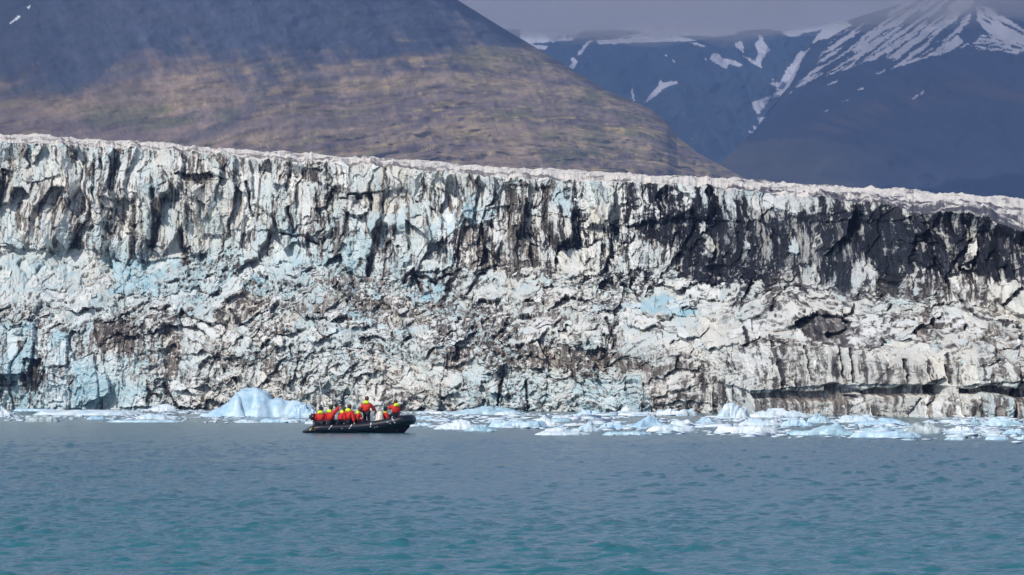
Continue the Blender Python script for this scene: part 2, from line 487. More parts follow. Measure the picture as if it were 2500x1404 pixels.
# ------------------------------------------------------------------ glacier
VB_U = [-400, 0, 500, 1000, 1500, 1750, 2000, 2250, 2500, 2900]
VB_V = [999, 999, 1000, 1003, 1005, 1008, 1013, 1018, 1021, 1024]
def vbase(u): return np.interp(u, VB_U, VB_V)
def vtop(u): return np.interp(u, [-400, 0, 160, 380, 500, 850, 1000, 1200, 1500, 1700, 1900, 2150, 2500, 2900],
                              [300, 330, 342, 352, 367, 385, 393, 410, 427, 436, 450, 465, 486, 510])
def vbrink(u): return np.interp(u, [-400, 0, 300, 600, 800, 1100, 1400, 1600, 1750, 1900, 2000, 2150, 2250, 2350, 2420, 2500, 2900],
                                [316, 343, 360, 382, 396, 420, 440, 446, 458, 474, 482, 498, 520, 512, 530, 560, 610])
def Dbase(u): return F * H / (vbase(u) - HZ)

GU = [0, 250, 500, 750, 1000, 1250, 1500, 1750, 2000, 2250, 2500]
GV = [400, 460, 520, 580, 640, 700, 760, 820, 880, 940, 1000]
DIRT = [
 [.22, .30, .42, .34, .15, .10, .10, .10, .10, .10, .10],
 [.46, .42, .30, .40, .44, .40, .20, .50, .40, .25, .20],
 [.50, .46, .34, .36, .46, .50, .42, .86, .80, .66, .45],
 [.36, .40, .28, .24, .30, .62, .62, .95, .92, .94, .98],
 [.10, .26, .22, .20, .20, .52, .40, .84, .84, .88, .98],
 [.10, .10, .14, .22, .32, .34, .44, .40, .56, .70, .84],
 [.28, .12, .24, .46, .42, .44, .26, .24, .46, .42, .34],
 [.32, .48, .30, .30, .30, .42, .36, .14, .48, .32, .30],
 [.30, .36, .38, .26, .30, .54, .62, .22, .16, .16, .30],
 [.40, .30, .34, .30, .38, .30, .30, .50, .20, .22, .36],
 [.22, .20, .34, .34, .42, .20, .20, .56, .42, .40, .34]]
BLUE = [
 [.3, .3, .3, .3, .1, .1, .1, .1, .1, .1, .1],
 [.3, .3, .4, .3, .3, .3, .35, .3, .2, .1, .1],
 [.4, .3, .5, .4, .4, .5, .3, .2, .1, .05, .0],
 [.7, .4, .5, .5, .7, .3, .2, .1, .1, 0, 0],
 [.8, .7, .8, .8, .8, .5, .3, .15, .1, .1, .1],
 [.7, .8, .7, .6, .6, .4, .4, .2, .2, .3, .2],
 [.5, .6, .5, .6, .4, .3, .5, .3, .3, .3, .2],
 [.9, .5, .4, .6, .5, .4, .5, .3, .2, .2, .1],
 [1., .6, .4, .5, .4, .4, .3, .1, .1, .1, .1],
 [1., .9, .3, .4, .3, .4, .4, .1, .05, .05, .3],
 [1., 1., .4, .3, .4, .8, .8, .1, .1, .1, .5]]

def mat_ice_face():
    m, n, l, b = mat_new("glacier_ice")
    b.inputs["Roughness"].default_value = 0.5
    b.inputs["Specular IOR Level"].default_value = 0.12
    a = n.new("ShaderNodeAttribute"); a.attribute_name = "albedo"
    d = n.new("ShaderNodeAttribute"); d.attribute_name = "dirt"
    g = n.new("ShaderNodeNewGeometry")
    mpp = n.new("ShaderNodeMapping"); mpp.inputs["Scale"].default_value = (5.0, 2.0, 2.4)
    l.new(g.outputs["Position"], mpp.inputs[0])
    nz = n.new("ShaderNodeTexNoise"); nz.inputs["Scale"].default_value = 1.0; nz.inputs["Detail"].default_value = 7
    nz.inputs["Roughness"].default_value = 0.68; nz.inputs["Distortion"].default_value = 0.4
    l.new(mpp.outputs[0], nz.inputs["Vector"])
    # dirt + (noise-.5)*k -> hard-ish edge
    s1 = n.new("ShaderNodeMath"); s1.operation = 'MULTIPLY_ADD'
    s1.inputs[1].default_value = 0.9; s1.inputs[2].default_value = -0.45
    l.new(nz.outputs["Fac"], s1.inputs[0])
    s2 = n.new("ShaderNodeMath"); s2.operation = 'ADD'
    l.new(s1.outputs[0], s2.inputs[0]); l.new(d.outputs["Fac"], s2.inputs[1])
    r = n.new("ShaderNodeMapRange"); r.inputs["From Min"].default_value = 0.05; r.inputs["From Max"].default_value = 0.9
    l.new(s2.outputs[0], r.inputs["Value"])
    dc = n.new("ShaderNodeAttribute"); dc.attribute_name = "grime"
    mx = n.new("ShaderNodeMix"); mx.data_type = 'RGBA'
    l.new(r.outputs[0], mx.inputs["Factor"]); l.new(a.outputs["Color"], mx.inputs[6]); l.new(dc.outputs["Color"], mx.inputs[7])
    l.new(mx.outputs[2], b.inputs["Base Color"])
    n2 = n.new("ShaderNodeTexNoise"); n2.inputs["Scale"].default_value = 1.6; n2.inputs["Detail"].default_value = 6
    n2.inputs["Roughness"].default_value = 0.62
    l.new(g.outputs["Position"], n2.inputs["Vector"])
    bp = n.new("ShaderNodeBump"); bp.inputs["Strength"].default_value = 0.8; bp.inputs["Distance"].default_value = 0.35
    l.new(n2.outputs["Fac"], bp.inputs["Height"]); l.new(bp.outputs[0], b.inputs["Normal"])
    return m
ICE = mat_ice_face()

def ice_colours(U, V, bluebias, rnd):
    B = np.clip(bil(BLUE, GU, GV, U, V) + bluebias, 0, 1)[..., None]
    cream = c3(0.70, 0.665, 0.595); aqua = c3(0.32, 0.60, 0.68); white = c3(0.88, 0.88, 0.86)
    c = cream * (1 - B) + aqua * B
    return c * (1 - rnd[..., None]) + white * rnd[..., None]
def grime_colours(U, V, n):
    right = np.clip((U - 1000) / 900.0, 0, 1) * sstep(820, 640, V) 
    a = c3(0.17, 0.145, 0.13); b = c3(0.022, 0.024, 0.036)
    k = np.clip(0.12 + right * 0.9 + (n - 0.5) * 0.9, 0, 1)[..., None]
    return a * (1 - k) + b * k

# dirty (D) and clean (C) patches and a dark cave seen on the face: outline, dirt cover, blueness (None = leave), push towards the lake in metres
PATCH = [
 ([(1526,548),(1584,538),(1719,533),(1850,533),(1891,503),(1928,522),(2006,548),(2090,540),(2204,536),(2267,517),(2371,520),(2440,545),(2520,600),(2900,640),(2900,720),(2500,700),(2319,690),(2280,715),(2136,660),(1990,650),(1902,664),(1850,684),(1740,700),(1657,679),(1646,612),(1573,569)], .95, 0.0, -1.2),
 ([(2060,640),(2300,660),(2500,690),(2520,730),(2420,745),(2300,720),(2200,700),(2080,680)], .72, 0.0, 0),
 ([(1865,486),(1980,462),(2095,481),(2100,520),(2010,530),(1954,522),(1900,510)], .38, 0.15, 0.8),
 ([(1933,794),(1980,770),(2084,783),(2105,812),(2060,838),(2000,832),(1950,812)], .97, 0.0, -3.5),  # cave: the shade inside it is painted as dirt cover
 ([(2235,800),(2298,762),(2300,800),(2215,818)], .9, 0.3, -2.5),
 ([(1292,835),(1396,846),(1563,877),(1600,900),(1520,912),(1459,900),(1354,903),(1302,877)], .82, 0.0, -0.4),
 ([(1573,908),(1657,887),(1761,893),(1750,992),(1700,1012),(1589,1006)], .72, 0.0, 0),
 ([(427,418),(521,423),(560,436),(545,450),(448,436)], .94, 0.2, -1.5),
 ([(709,402),(790,413),(770,440),(720,430)], .85, 0.1, -1.0),
 ([(902,481),(985,458),(1000,480),(964,525),(907,525)], .8, 0.1, -0.8),
 ([(78,450),(146,428),(162,502),(150,560),(104,543),(70,500)], .72, 0.2, -0.6),
 ([(250,480),(323,480),(333,560),(290,590),(255,560)], .6, 0.2, -0.4),
 ([(224,783),(290,778),(344,800),(320,860),(250,862),(232,820)], .86, 0.1, -0.8),
 ([(521,775),(545,730),(600,705),(667,736),(640,760),(573,790),(540,820)], .66, 0.1, -0.4),
 ([(57,872),(99,877),(108,950),(57,962)], .93, 0.2, -1.6),
 ([(1130,520),(1250,500),(1400,545),(1500,560),(1430,640),(1250,668),(1120,640),(1100,590)], .66, 0.15, -0.5),
 ([(1095,856),(1147,846),(1130,910),(1085,900)], .86, 0.1, -0.6),
 ([(1230,450),(1340,455),(1345,500),(1240,505)], .7, 0.1, -0.4),
 ([(1570,450),(1640,448),(1660,530),(1560,535)], .68, 0.1, -0.3),
 ([(640,860),(680,880),(700,960),(640,965)], .6, 0.1, -0.3),
 ([(400,740),(430,790),(440,900),(415,940),(395,860)], .66, 0.1, -0.5),
 ([(860,720),(1000,735),(1060,790),(960,800),(860,760)], .62, 0.1, -0.2),
 ([(1417,449),(1521,449),(1521,543),(1433,548)], .14, 0.25, 1.0),
 ([(1406,606),(1469,590),(1459,668),(1386,679),(1354,627)], .08, 0.2, 1.2),
 ([(1485,627),(1589,585),(1605,658),(1500,668)], .22, 0.25, 0.6),
 ([(1704,773),(1829,778),(1839,840),(1719,851),(1693,804)], .05, 0.1, 1.6),
 ([(1766,866),(1860,835),(1960,840),(2105,835),(2209,856),(2303,919),(2240,940),(2126,937),(1985,942),(1824,955),(1745,930)], .24, 0.1, 1.6),
 ([(2300,830),(2420,820),(2500,850),(2500,930),(2345,940),(2310,900)], .36, 0.15, 1.2),
 ([(2413,710),(2475,689),(2492,702),(2444,743)], 0, 0.1, 2.0),
 ([(2454,752),(2490,715),(2600,690),(2600,780),(2480,765)], 0, 0.2, 2.0),
 ([(1938,576),(1956,618),(1917,622)], 0, 0.5, 1.4),
 ([(1720,618),(1731,562),(1744,600),(1740,628)], 0, 0.1, 1.2),
 ([(1709,560),(1716,530),(1724,556),(1716,570)], .1, 0.1, 0.8),
 ([(1812,592),(1829,585),(1832,607),(1816,607)], 0, 0.2, 0.9),
 ([(2022,600),(2028,572),(2034,604),(2026,622),(2014,621)], .05, 0.2, 0.9),
 ([(1992,604),(1996,567),(2003,606)], .1, 0.1, 0.7),
 ([(2376,600),(2397,569),(2400,590),(2380,658),(2358,655)], .12, 0.1, 1.0),
 ([(1438,741),(1542,746),(1615,724),(1680,735),(1697,775),(1650,770),(1560,756),(1459,762)], .03, 0.95, 0.9),
 ([(1665,745),(1690,742),(1700,775),(1672,772)], .4, 1.0, -2.0),
 ([(339,502),(453,486),(453,627),(333,637)], .24, 0.35, 0.8),
 ([(454,455),(542,434),(640,418),(700,440),(772,450),(772,543),(626,564),(490,564)], .14, 0.35, 0.6),
 ([(855,455),(880,448),(897,455),(900,515),(870,525),(834,510)], .04, 0.4, 1.4),
 ([(1075,520),(1140,505),(1215,502),(1210,533),(1110,560),(1069,600),(1040,627),(1035,570)], .12, 1.0, 0.4),
 ([(-300,600),(0,606),(250,612),(282,700),(190,738),(0,736),(-300,740)], .07, 0.45, 0),
 ([(271,627),(391,689),(381,726),(280,712)], .04, 0.85, 0.9),
 ([(-300,788),(83,788),(78,835),(68,914),(-300,919)], .16, 1.0, 2.0),
 ([(118,812),(140,798),(164,814),(166,893),(115,893)], .06, 0.95, 1.6),
 ([(100,900),(160,898),(209,945),(198,997),(78,997)], .22, 0.95, 0.8),
 ([(209,912),(235,905),(262,915),(272,960),(203,990)], .04, 1.0, 1.2),
 ([(287,945),(362,940),(362,994),(292,994)], .14, 0.95, 1.0),
 ([(615,820),(700,760),(735,770),(690,815),(626,838)], .22, 0.0, 0),
 ([(662,826),(680,818),(694,828),(692,846),(668,848)], 0, 0.2, 1.6),
 ([(850,850),(900,850),(1010,930),(1000,945),(930,915)], .2, 0.05, 0.2),
 ([(1180,1003),(1200,950),(1290,905),(1400,925),(1560,915),(1590,1008)], .14, 0.65, 0.6),
 ([(980,655),(1050,640),(1100,648),(1060,668),(1000,668)], .02, 0.6, 0.8),
 ([(985,720),(1040,690),(1095,700),(1090,730),(1010,740)], .15, 0.9, 0.6),
 ([(1370,790),(1440,765),(1500,775),(1480,850),(1400,848)], .1, 0.45, 1.2),
 ([(1180,700),(1300,690),(1330,720),(1250,740),(1170,730)], .12, 0.5, 0.3),
 ([(1350,660),(1450,690),(1480,730),(1400,725),(1340,700)], .15, 0.4, 0.2),
]
def lines_field(U, V, segs, wd, seed):
    """distance-like mask of thin wandering crevasse lines given as polylines"""
    m = np.zeros(U.shape, np.float32)
    uj = U + 12 * (fbm(U / 16.0, V / 16.0, 3, seed) - 0.5); vj = V + 12 * (fbm(U / 16.0, V / 16.0, 3, seed + 4) - 0.5)
    for pl, w in segs:
        for (x0, y0), (x1, y1) in zip(pl[:-1], pl[1:]):
            L2 = (x1 - x0) ** 2 + (y1 - y0) ** 2
            t = np.clip(((uj - x0) * (x1 - x0) + (vj - y0) * (y1 - y0)) / L2, 0, 1)
            d = np.hypot(uj - (x0 + t * (x1 - x0)), vj - (y0 + t * (y1 - y0)))
            m = np.maximum(m, sstep(w * 1.6, w * 0.5, d))
    return m
LINES = [([(1084, 735), (1100, 690), (1121, 662)], 5), ([(1121, 662), (1060, 690), (1000, 672), (985, 690)], 4), ([(1140, 720), (1165, 680), (1180, 668)], 4),
 ([(985, 690), (1010, 665), (1030, 715)], 4), ([(1095, 700), (1080, 740)], 4), ([(372, 470), (378, 540), (370, 600)], 7), ([(440, 560), (452, 640)], 7),
 ([(560, 760), (600, 800)], 5), ([(2290, 640), (2340, 720), (2400, 780), (2500, 800)], 6), ([(1880, 760), (1920, 700), (1940, 680)], 4),
 ([(1815, 800), (1822, 845)], 6), ([(1880, 830), (1900, 900), (1908, 945)], 5), ([(2070, 850), (2075, 900), (2078, 930)], 4), ([(2040, 845), (2052, 925)], 3), ([(2310, 870), (2316, 930)], 5),
 ([(1480, 780), (1500, 830), (1496, 850)], 5), ([(1285, 930), (1290, 1000)], 3), ([(1225, 925), (1215, 990)], 3), ([(2200, 880), (2210, 930)], 4), ([(1960, 850), (1975, 930)], 3),
 ([(830, 480), (905, 482), (910, 520)], 3), ([(1180, 560), (1188, 640)], 4), ([(700, 500), (712, 560)], 4), ([(600, 440), (612, 520)], 3), ([(680, 560), (780, 590)], 3), ([(400, 940), (440, 1000)], 4)]

def build_glacier():
    nf, ntop = 620, 70
    us = np.concatenate([np.linspace(-1500, -150, 160)[:-1], np.linspace(-150, 2650, 2050), np.linspace(2650, 4300, 190)[1:]])
    nu = len(us)
    tf = np.linspace(-0.03, 1, nf)
    T, U = np.meshgrid(tf, us, indexing='ij')
    VB = vbase(U)
    VT = vbrink(U) + 16 * (ridged(U / 36.0, U * 0, 4, 199, 0.6) - 0.55)
    V = VB + (VT - VB) * T
    D0 = Dbase(U)
    w1 = 0.27 + 0.10 * (fbm(U / 330.0, V * 0, 3, 201) - 0.5) * 2
    w2 = 0.60 + 0.09 * (fbm(U / 260.0, V * 0, 3, 205) - 0.5) * 2
    w1 = np.where(U < 300, 0.30, w1)
    setb = 3.0 * sstep(0, 1, T / w1) + 26.0 * sstep(w1 - 0.05, w2 + 0.03, T) + 5.0 * sstep(w2, 1.0, T)
    D = D0 + setb
    X = (U - 1250) / F * D
    Z = H + (HZ - V) / F * D
    up = sstep(w2 - 0.06, w2 + 0.05, T)
    lo = sstep(w1 + 0.05, w1 - 0.05, T) * np.clip(0.35 + sstep(1650, 1850, U) + sstep(420, 250, U), 0, 1)
    mid = np.clip(1 - up - lo, 0, 1)
    # domain warps: broad, then ragged
    wa = fbm(X / 6, Z / 8, 5, 211, 0.6) - 0.5; wb = fbm(X / 6, Z / 6, 5, 215, 0.6) - 0.5
    wx = X + 4.0 * wa; wz = Z + 4.0 * wb
    # rubble leans in diagonal sheets
    dgx = wx + 0.55 * wz; dgz = wz - 0.25 * wx
    big = (fbm(X / 26.0, Z / 16.0, 3, 221) - 0.5) * 11.0 + (ridged(X / 13.0, Z / 30.0, 3, 225) - 0.6) * -6.0
    f, e, dx, dz, r1, r2, r3 = vor(wx / 2.5, wz / 7.5, 231)
    A = (r1 - 0.5) * 2.4 + dx * (r2 - 0.5) * 3.6 + dz * (1.6 + (r3 - 0.5) * 3.0)
    f2, e2, dx2, dz2, q1, q2, q3 = vor(wx / 0.8 + 5, wz / 2.4, 241)
    A2 = (q1 - 0.5) * 0.9 + dx2 * (q2 - 0.5) * 1.5 + dz2 * (0.5 + (q3 - 0.5) * 1.2)
    g, ge, gx, gz, p1, p2, p3 = vor(dgx / 2.6, dgz / 1.9, 251)
    Bk = (p1 - 0.5) * 1.7 + gx * (p2 - 0.5) * 3.4 + gz * (p3 - 0.35) * 2.6
    h, he, hx, hz, o1, o2, o3 = vor(dgx / 0.95 + 3, dgz / 0.62, 261)
    B2 = (o1 - 0.5) * 0.8 + hx * (o2 - 0.5) * 1.5 + hz * (o3 - 0.35) * 1.2
    k, ke, kx, kz, s1, s2, s3 = vor(wx / 0.42, wz / 0.30, 271)
    B3 = (s1 - 0.5) * 0.34 + kx * (s2 - 0.5) * 0.6 + kz * (s3 - 0.3) * 0.5
    wr = ridged(wx / 2.2, wz / 3.0, 5, 275, 0.62)
    wv = ridged(wx / 1.3, wz / 6.0, 5, 277, 0.6)
    c, ce, cx, cz, t1, t2, t3 = vor(wx / 3.0, wz / 8.5, 281)
    Cc = (t1 - 0.5) * 1.5 + cx * (t2 - 0.5) * 2.6 + 0.4 * np.exp(-(ce / 0.05) ** 2)
    slab = sstep(0.495, 0.575, 0.75 * fbm(X / 5.5, Z / 5.0, 3, 287) + 0.25 * (up * r3 + mid * p2 + lo * t3))         # smooth slab here, crumbled debris elsewhere
    disp = up * (1.35 * A + (1.0 * A2 + 0.5 * B3 - 1.6 * (wv - 0.6)) * (1 - 0.6 * slab)) + mid * (1.35 * Bk + 1.1 * B2 * (1 - 0.75 * slab) + 1.2 * B3 * (1 - 0.8 * slab) - 1.0 * (wr - 0.6) * (1 - 0.6 * slab)) \
        + lo * (Cc + 0.35 * A2 + 0.35 * B2 * (1 - .7 * slab) + 0.15 * B3 - 1.2 * (wv - 0.6)) + big
    def notch(vc, hh, dep, uu0, uu1, seed):
        vcv = vc + 9 * (fbm(U / 90.0, U * 0, 3, seed) - 0.5) * 2 + 5 * (np.floor(vn(U / 22., U * 0, seed + 3) * 4) / 4 - .5)
        hv = hh * (0.35 + 1.1 * vn(U / 55.0, U * 0, seed + 9))
        band = sstep(-2, 2, V - (vcv - hv * 0.5)) * sstep(2, -8, V - (vcv + hv * 0.5))
        side = sstep(uu0, uu0 + 30, U) * sstep(uu1, uu1 - 30, U) * (vn(U / 70.0, U * 0, seed + 17) > 0.3)
        return band * side
    nt = np.maximum(notch(954, 24, 1, 1900, 2320, 291), np.maximum(notch(972, 20, 1, 1820, 2110, 301), notch(958, 24, 1, 2330, 2860, 305)))
    nt2 = notch(935, 20, 1, -300, 60, 321)
    disp = disp + nt * 4.0 + nt2 * 2.5
    # patches
    jx = U + 26 * (fbm(U / 14.0, V / 20.0, 4, 501, .65) - .5) + 8 * (q2 - .5); jy = V + 26 * (fbm(U / 14.0, V / 14.0, 4, 507, .65) - .5) + 8 * (s2 - .5)
    P = bil(DIRT, GU, GV, U + 60 * wa, V + 60 * wb)
    Bl = bil(BLUE, GU, GV, U + 60 * wa, V + 60 * wb)
    for poly, pd, pb_, push in PATCH:
        u0, u1 = min(p[0] for p in poly) - 25, max(p[0] for p in poly) + 25
        v0, v1 = min(p[1] for p in poly) - 25, max(p[1] for p in poly) + 25
        j0, j1 = np.searchsorted(us, [u0, u1])
        if j1 <= j0: continue
        sub = (slice(None), slice(j0, j1))
        m = inpoly(jx[sub], jy[sub], poly)
        m2 = inpoly(U[sub] + 0.35 * (jx[sub] - U[sub]), V[sub] + 0.35 * (jy[sub] - V[sub]), poly)
        P[sub] = np.where(m, pd * 0.88 + 0.12 * P[sub], P[sub])
        Bl[sub] = np.where(m, pb_, Bl[sub])
        disp[sub] = disp[sub] - m2 * push
        if pd < 0.1: disp[sub] = np.where(m2, disp[sub] * 0.55 + 0.45 * disp[sub][m2].mean() if m2.any() else disp[sub], disp[sub])
    ln = lines_field(U, V, LINES, 4, 521)
    P = np.maximum(P, ln * 0.97); disp = disp + ln * 1.1
    P = np.maximum(P, nt * 0.8)  # shade of the undercuts also painted in through the dirt cover
    disp = disp - disp * sstep(0.94, 1.0, T) * 0.45
    Y = D + disp
    Zf = Z + mid * ((o2 - 0.5) * 0.4 + (p2 - .5) * 0.5) + up * (r3 - 0.5) * 0.8 * sstep(1.0, 0.9, T)
    # where the dirt sticks: a rank-normalised mix of streaks, veins, crumbs and whole faces
    sx, sz = X + 1.6 * wa, Z + 2.0 * wb
    st = fbm(sx / 0.5, sz / 4.6, 6, 411, 0.76)
    st_d = fbm(dgx / 1.3, dgz / 0.42, 6, 415, 0.78)
    vein = ridged(sx / 0.75, sz / 2.8, 6, 421, 0.74)
    vein_d = ridged(dgx / 1.4, dgz / 0.7, 6, 425, 0.74)
    crumb = fbm(X / 0.5, Z / 0.42, 4, 431, 0.85)
    def nrm(q): return (q - q.mean()) / (q.std() + 1e-6)
    cs = 1 - 0.75 * slab
    nU = 1.25 * nrm(st) - 0.85 * nrm(vein) + 0.6 * nrm(crumb) * cs + 0.7 * slab + 0.42 * nrm(r2) + 0.4 * nrm(q2) - 0.25 * nrm(np.exp(-(e / 0.10) ** 2)) - 0.2 * nrm(np.exp(-(e2 / 0.12) ** 2))
    nM = 0.75 * nrm(st_d) - 0.9 * nrm(vein_d) + 1.05 * nrm(crumb) * cs + 0.7 * slab + 0.3 * nrm(p1) + 0.35 * nrm(o1) + 0.35 * nrm(s1) - 0.2 * nrm(np.exp(-(he / 0.10) ** 2))
    nL = 1.1 * nrm(st) - 1.0 * nrm(vein) + 0.7 * nrm(crumb) * cs + 0.5 * slab + 0.35 * nrm(t3) + 0.3 * nrm(q1) - 0.2 * nrm(np.exp(-(ce / 0.035) ** 2))
    mixn = up * nU + mid * nM + lo * nL
    rank = np.empty(mixn.size, np.float32); rank[np.argsort(mixn.ravel())] = np.linspace(0, 1, mixn.size, dtype=np.float32)
    rank = rank.reshape(mixn.shape)
    soft = 0.26 * mid + 0.27 * (1 - mid) + 0.10 * sstep(1100, 1700, U) * up
    dirt = sstep(-soft, soft, P - rank)
    stain = np.clip(P * 0.42 + 0.6 * (0.5 - rank) * 0.7, 0, 0.5)            # thin film of silt between the heavy dirt
    dirt = np.maximum(dirt, stain * 0.85)
    bb = 0.42 * (0.5 - (up * q3 + mid * o3 + lo * t1)) + 0.8 * (fbm(X / 5.0, Z / 3.5, 4, 441) - 0.5) - 0.06
    Bc = np.clip(Bl + bb, 0, 1)[..., None]
    rw = (0.55 * (up * r1 + mid * p3 + lo * t2) ** 2 + 0.3 * (mid * o2 + up * q1 + lo * s2) ** 2 + 0.1)[..., None]
    cream = c3(0.63, 0.605, 0.535); aqua = c3(0.26, 0.50, 0.60); white = c3(0.88, 0.88, 0.86)
    alb = (cream * (1 - Bc) + aqua * Bc) * (1 - rw) + white * rw
    rightk = sstep(1050, 1650, U) * sstep(800, 640, V)
    gk = np.clip(0.15 + 0.85 * rightk + 1.2 * (fbm(X / 5.0, Z / 5.0, 3, 451) - 0.5) + 0.5 * sstep(0.75, 0.95, P), 0, 1)[..., None]
    grm = c3(0.165, 0.145, 0.128) * (1 - gk) + c3(0.014, 0.014, 0.019) * gk
    tone = fbm(sx / 0.32, sz / 3.4, 5, 461, 0.85) - 0.5
    grm = grm * np.exp(5.5 * tone + 0.9 * (crumb - 0.5))[..., None]
    faceco = np.stack([X, Y, Zf], -1)
    # top surface
    tt = np.linspace(0, 1, ntop + 1)[1:] ** 1.3
    Tt, Ut = np.meshgrid(tt, us, indexing='ij')
    Yb = np.broadcast_to(Y[-1], Tt.shape); Zb = np.broadcast_to(Zf[-1], Tt.shape)
    Dt = Yb + Tt * 330.0
    Vbk = np.broadcast_to(VT[-1], Tt.shape)
    kk = sstep(0, 1, Tt ** 0.8 * 0.5) * 2
    Vt = Vbk + (vtop(Ut) - Vbk) * kk
    Xt = (Ut - 1250) / F * Dt
    Zt = H + (HZ - Vt) / F * Dt
    Zt = Zb * (1 - sstep(0, 0.03, Tt)) + Zt * sstep(0, 0.03, Tt)
    tw = fbm(Xt / 9.0, Dt / 20.0, 4, 439) - .5
    lump = (fbm(Xt / 7.0, Dt / 18.0, 5, 441, .6) - 0.5) * 2.6 + (ridged(Xt / 6.0 + tw, Dt / 7.0 + 2 * tw, 4, 445) - 0.6) * 0.9
    Zt = Zt + lump * (0.35 + 0.65 * sstep(0, 0.06, Tt)) * sstep(0, 0.015, Tt)
    topco = np.stack([Xt, Dt, Zt], -1)
    tn = fbm(Xt / 5.0 + 2 * tw, Dt / 16.0 + 3 * tw, 6, 451, .68); tr_ = ridged(Xt / 16.0 + 2 * tw, Dt / 9.0 + 3 * tw, 5, 455, .62)
    sc = nrm(tn) - 0.8 * nrm(tr_)
    rk = np.empty(sc.size, np.float32); rk[np.argsort(sc.ravel())] = np.linspace(0, 1, sc.size, dtype=np.float32); rk = rk.reshape(sc.shape)
    Pt = 0.30 * sstep(0.30, 0.0, Tt) + 0.14 + 0.36 * sstep(1650, 2250, Ut) * sstep(0.75, 0.3, Tt)
    td = np.clip(sstep(-0.16, 0.16, Pt - rk), 0, 1) * 0.85 + 0.08
    talb = np.broadcast_to(c3(0.90, 0.83, 0.74), topco.shape)
    gt = sstep(1200, 2000, Ut)[..., None]
    tgrm = c3(0.26, 0.23, 0.21) * (1 - gt) + c3(0.10, 0.09, 0.10) * gt
    nb = 6
    bk = np.repeat(topco[-1][None], nb, 0).copy()
    for q in range(nb):
        bk[q, :, 1] += 60 * (q + 1); bk[q, :, 2] -= 14 * (q + 1)
    co = np.concatenate([faceco, topco, bk], 0)
    n_r = co.shape[0]
    me = mesh_np("glacier", co.reshape(-1, 3), grid_faces(n_r, nu))
    albA = np.concatenate([alb, talb, np.repeat(talb[-1][None], nb, 0)], 0)
    grmA = np.concatenate([grm, tgrm, np.repeat(tgrm[-1][None], nb, 0)], 0)
    dA = np.concatenate([dirt, td, np.repeat(td[-1][None], nb, 0)], 0)
    attr_col(me, "albedo", albA.reshape(-1, 3)); attr_col(me, "grime", grmA.reshape(-1, 3)); attr_f(me, "dirt", dA.ravel())
    o = link_mesh("glacier", me, ICE)
    tag(o, kind="structure")
    return dict(us=us, tf=tf, U=U, V=V, X=X, Y=Y, Z=Zf, up=up, mid=mid * (1 - slab), lo=lo, dm=P)
G = build_glacier()

# loose blocks and upright slivers lying against the face
def chunk_template(kind, rs):
    bm = bmesh.new()
    if kind == 'fin':      # tall tapering sliver
        n = rs.randint(5, 8)
        lv = [(0.0, 1.0), (0.35, 0.92), (0.7, 0.62), (1.0, 0.10)]
        tip = rs.uniform(-0.5, 0.5)
        rings = []
        for (zz, rr) in lv:
            rings.append([bm.verts.new(((rr * math.cos(6.283 * i / n + 0.4) * rs.uniform(.7, 1.15)) * 0.5 + tip * zz * 0.5,
                                        rr * math.sin(6.283 * i / n + 0.4) * 0.5 * rs.uniform(.7, 1.1), zz)) for i in range(n)])
        for a, b in zip(rings[:-1], rings[1:]):
            for i in range(n): bm.faces.new((a[i], a[(i + 1) % n], b[(i + 1) % n], b[i]))
        bm.faces.new(rings[-1]); bm.faces.new(rings[0][::-1])
    else:
        pts = [Vector((rs.uniform(-1, 1), rs.uniform(-1, 1), rs.uniform(-1, 1))).normalized() * rs.uniform(.75, 1) for _ in range(10)]
        for p in pts: bm.verts.new((p.x * 0.5, p.y * 0.5, p.z * 0.5))
        r = bmesh.ops.convex_hull(bm, input=bm.verts)
        bmesh.ops.delete(bm, geom=[g for g in r['geom_interior'] if isinstance(g, bmesh.types.BMVert)], context='VERTS')
    bmesh.ops.triangulate(bm, faces=bm.faces)
    bm.verts.index_update()
    co = np.array([v.co[:] for v in bm.verts]); fa = np.array([[v.index for v in f.verts] for f in bm.faces])
    bm.free()
    return co, fa

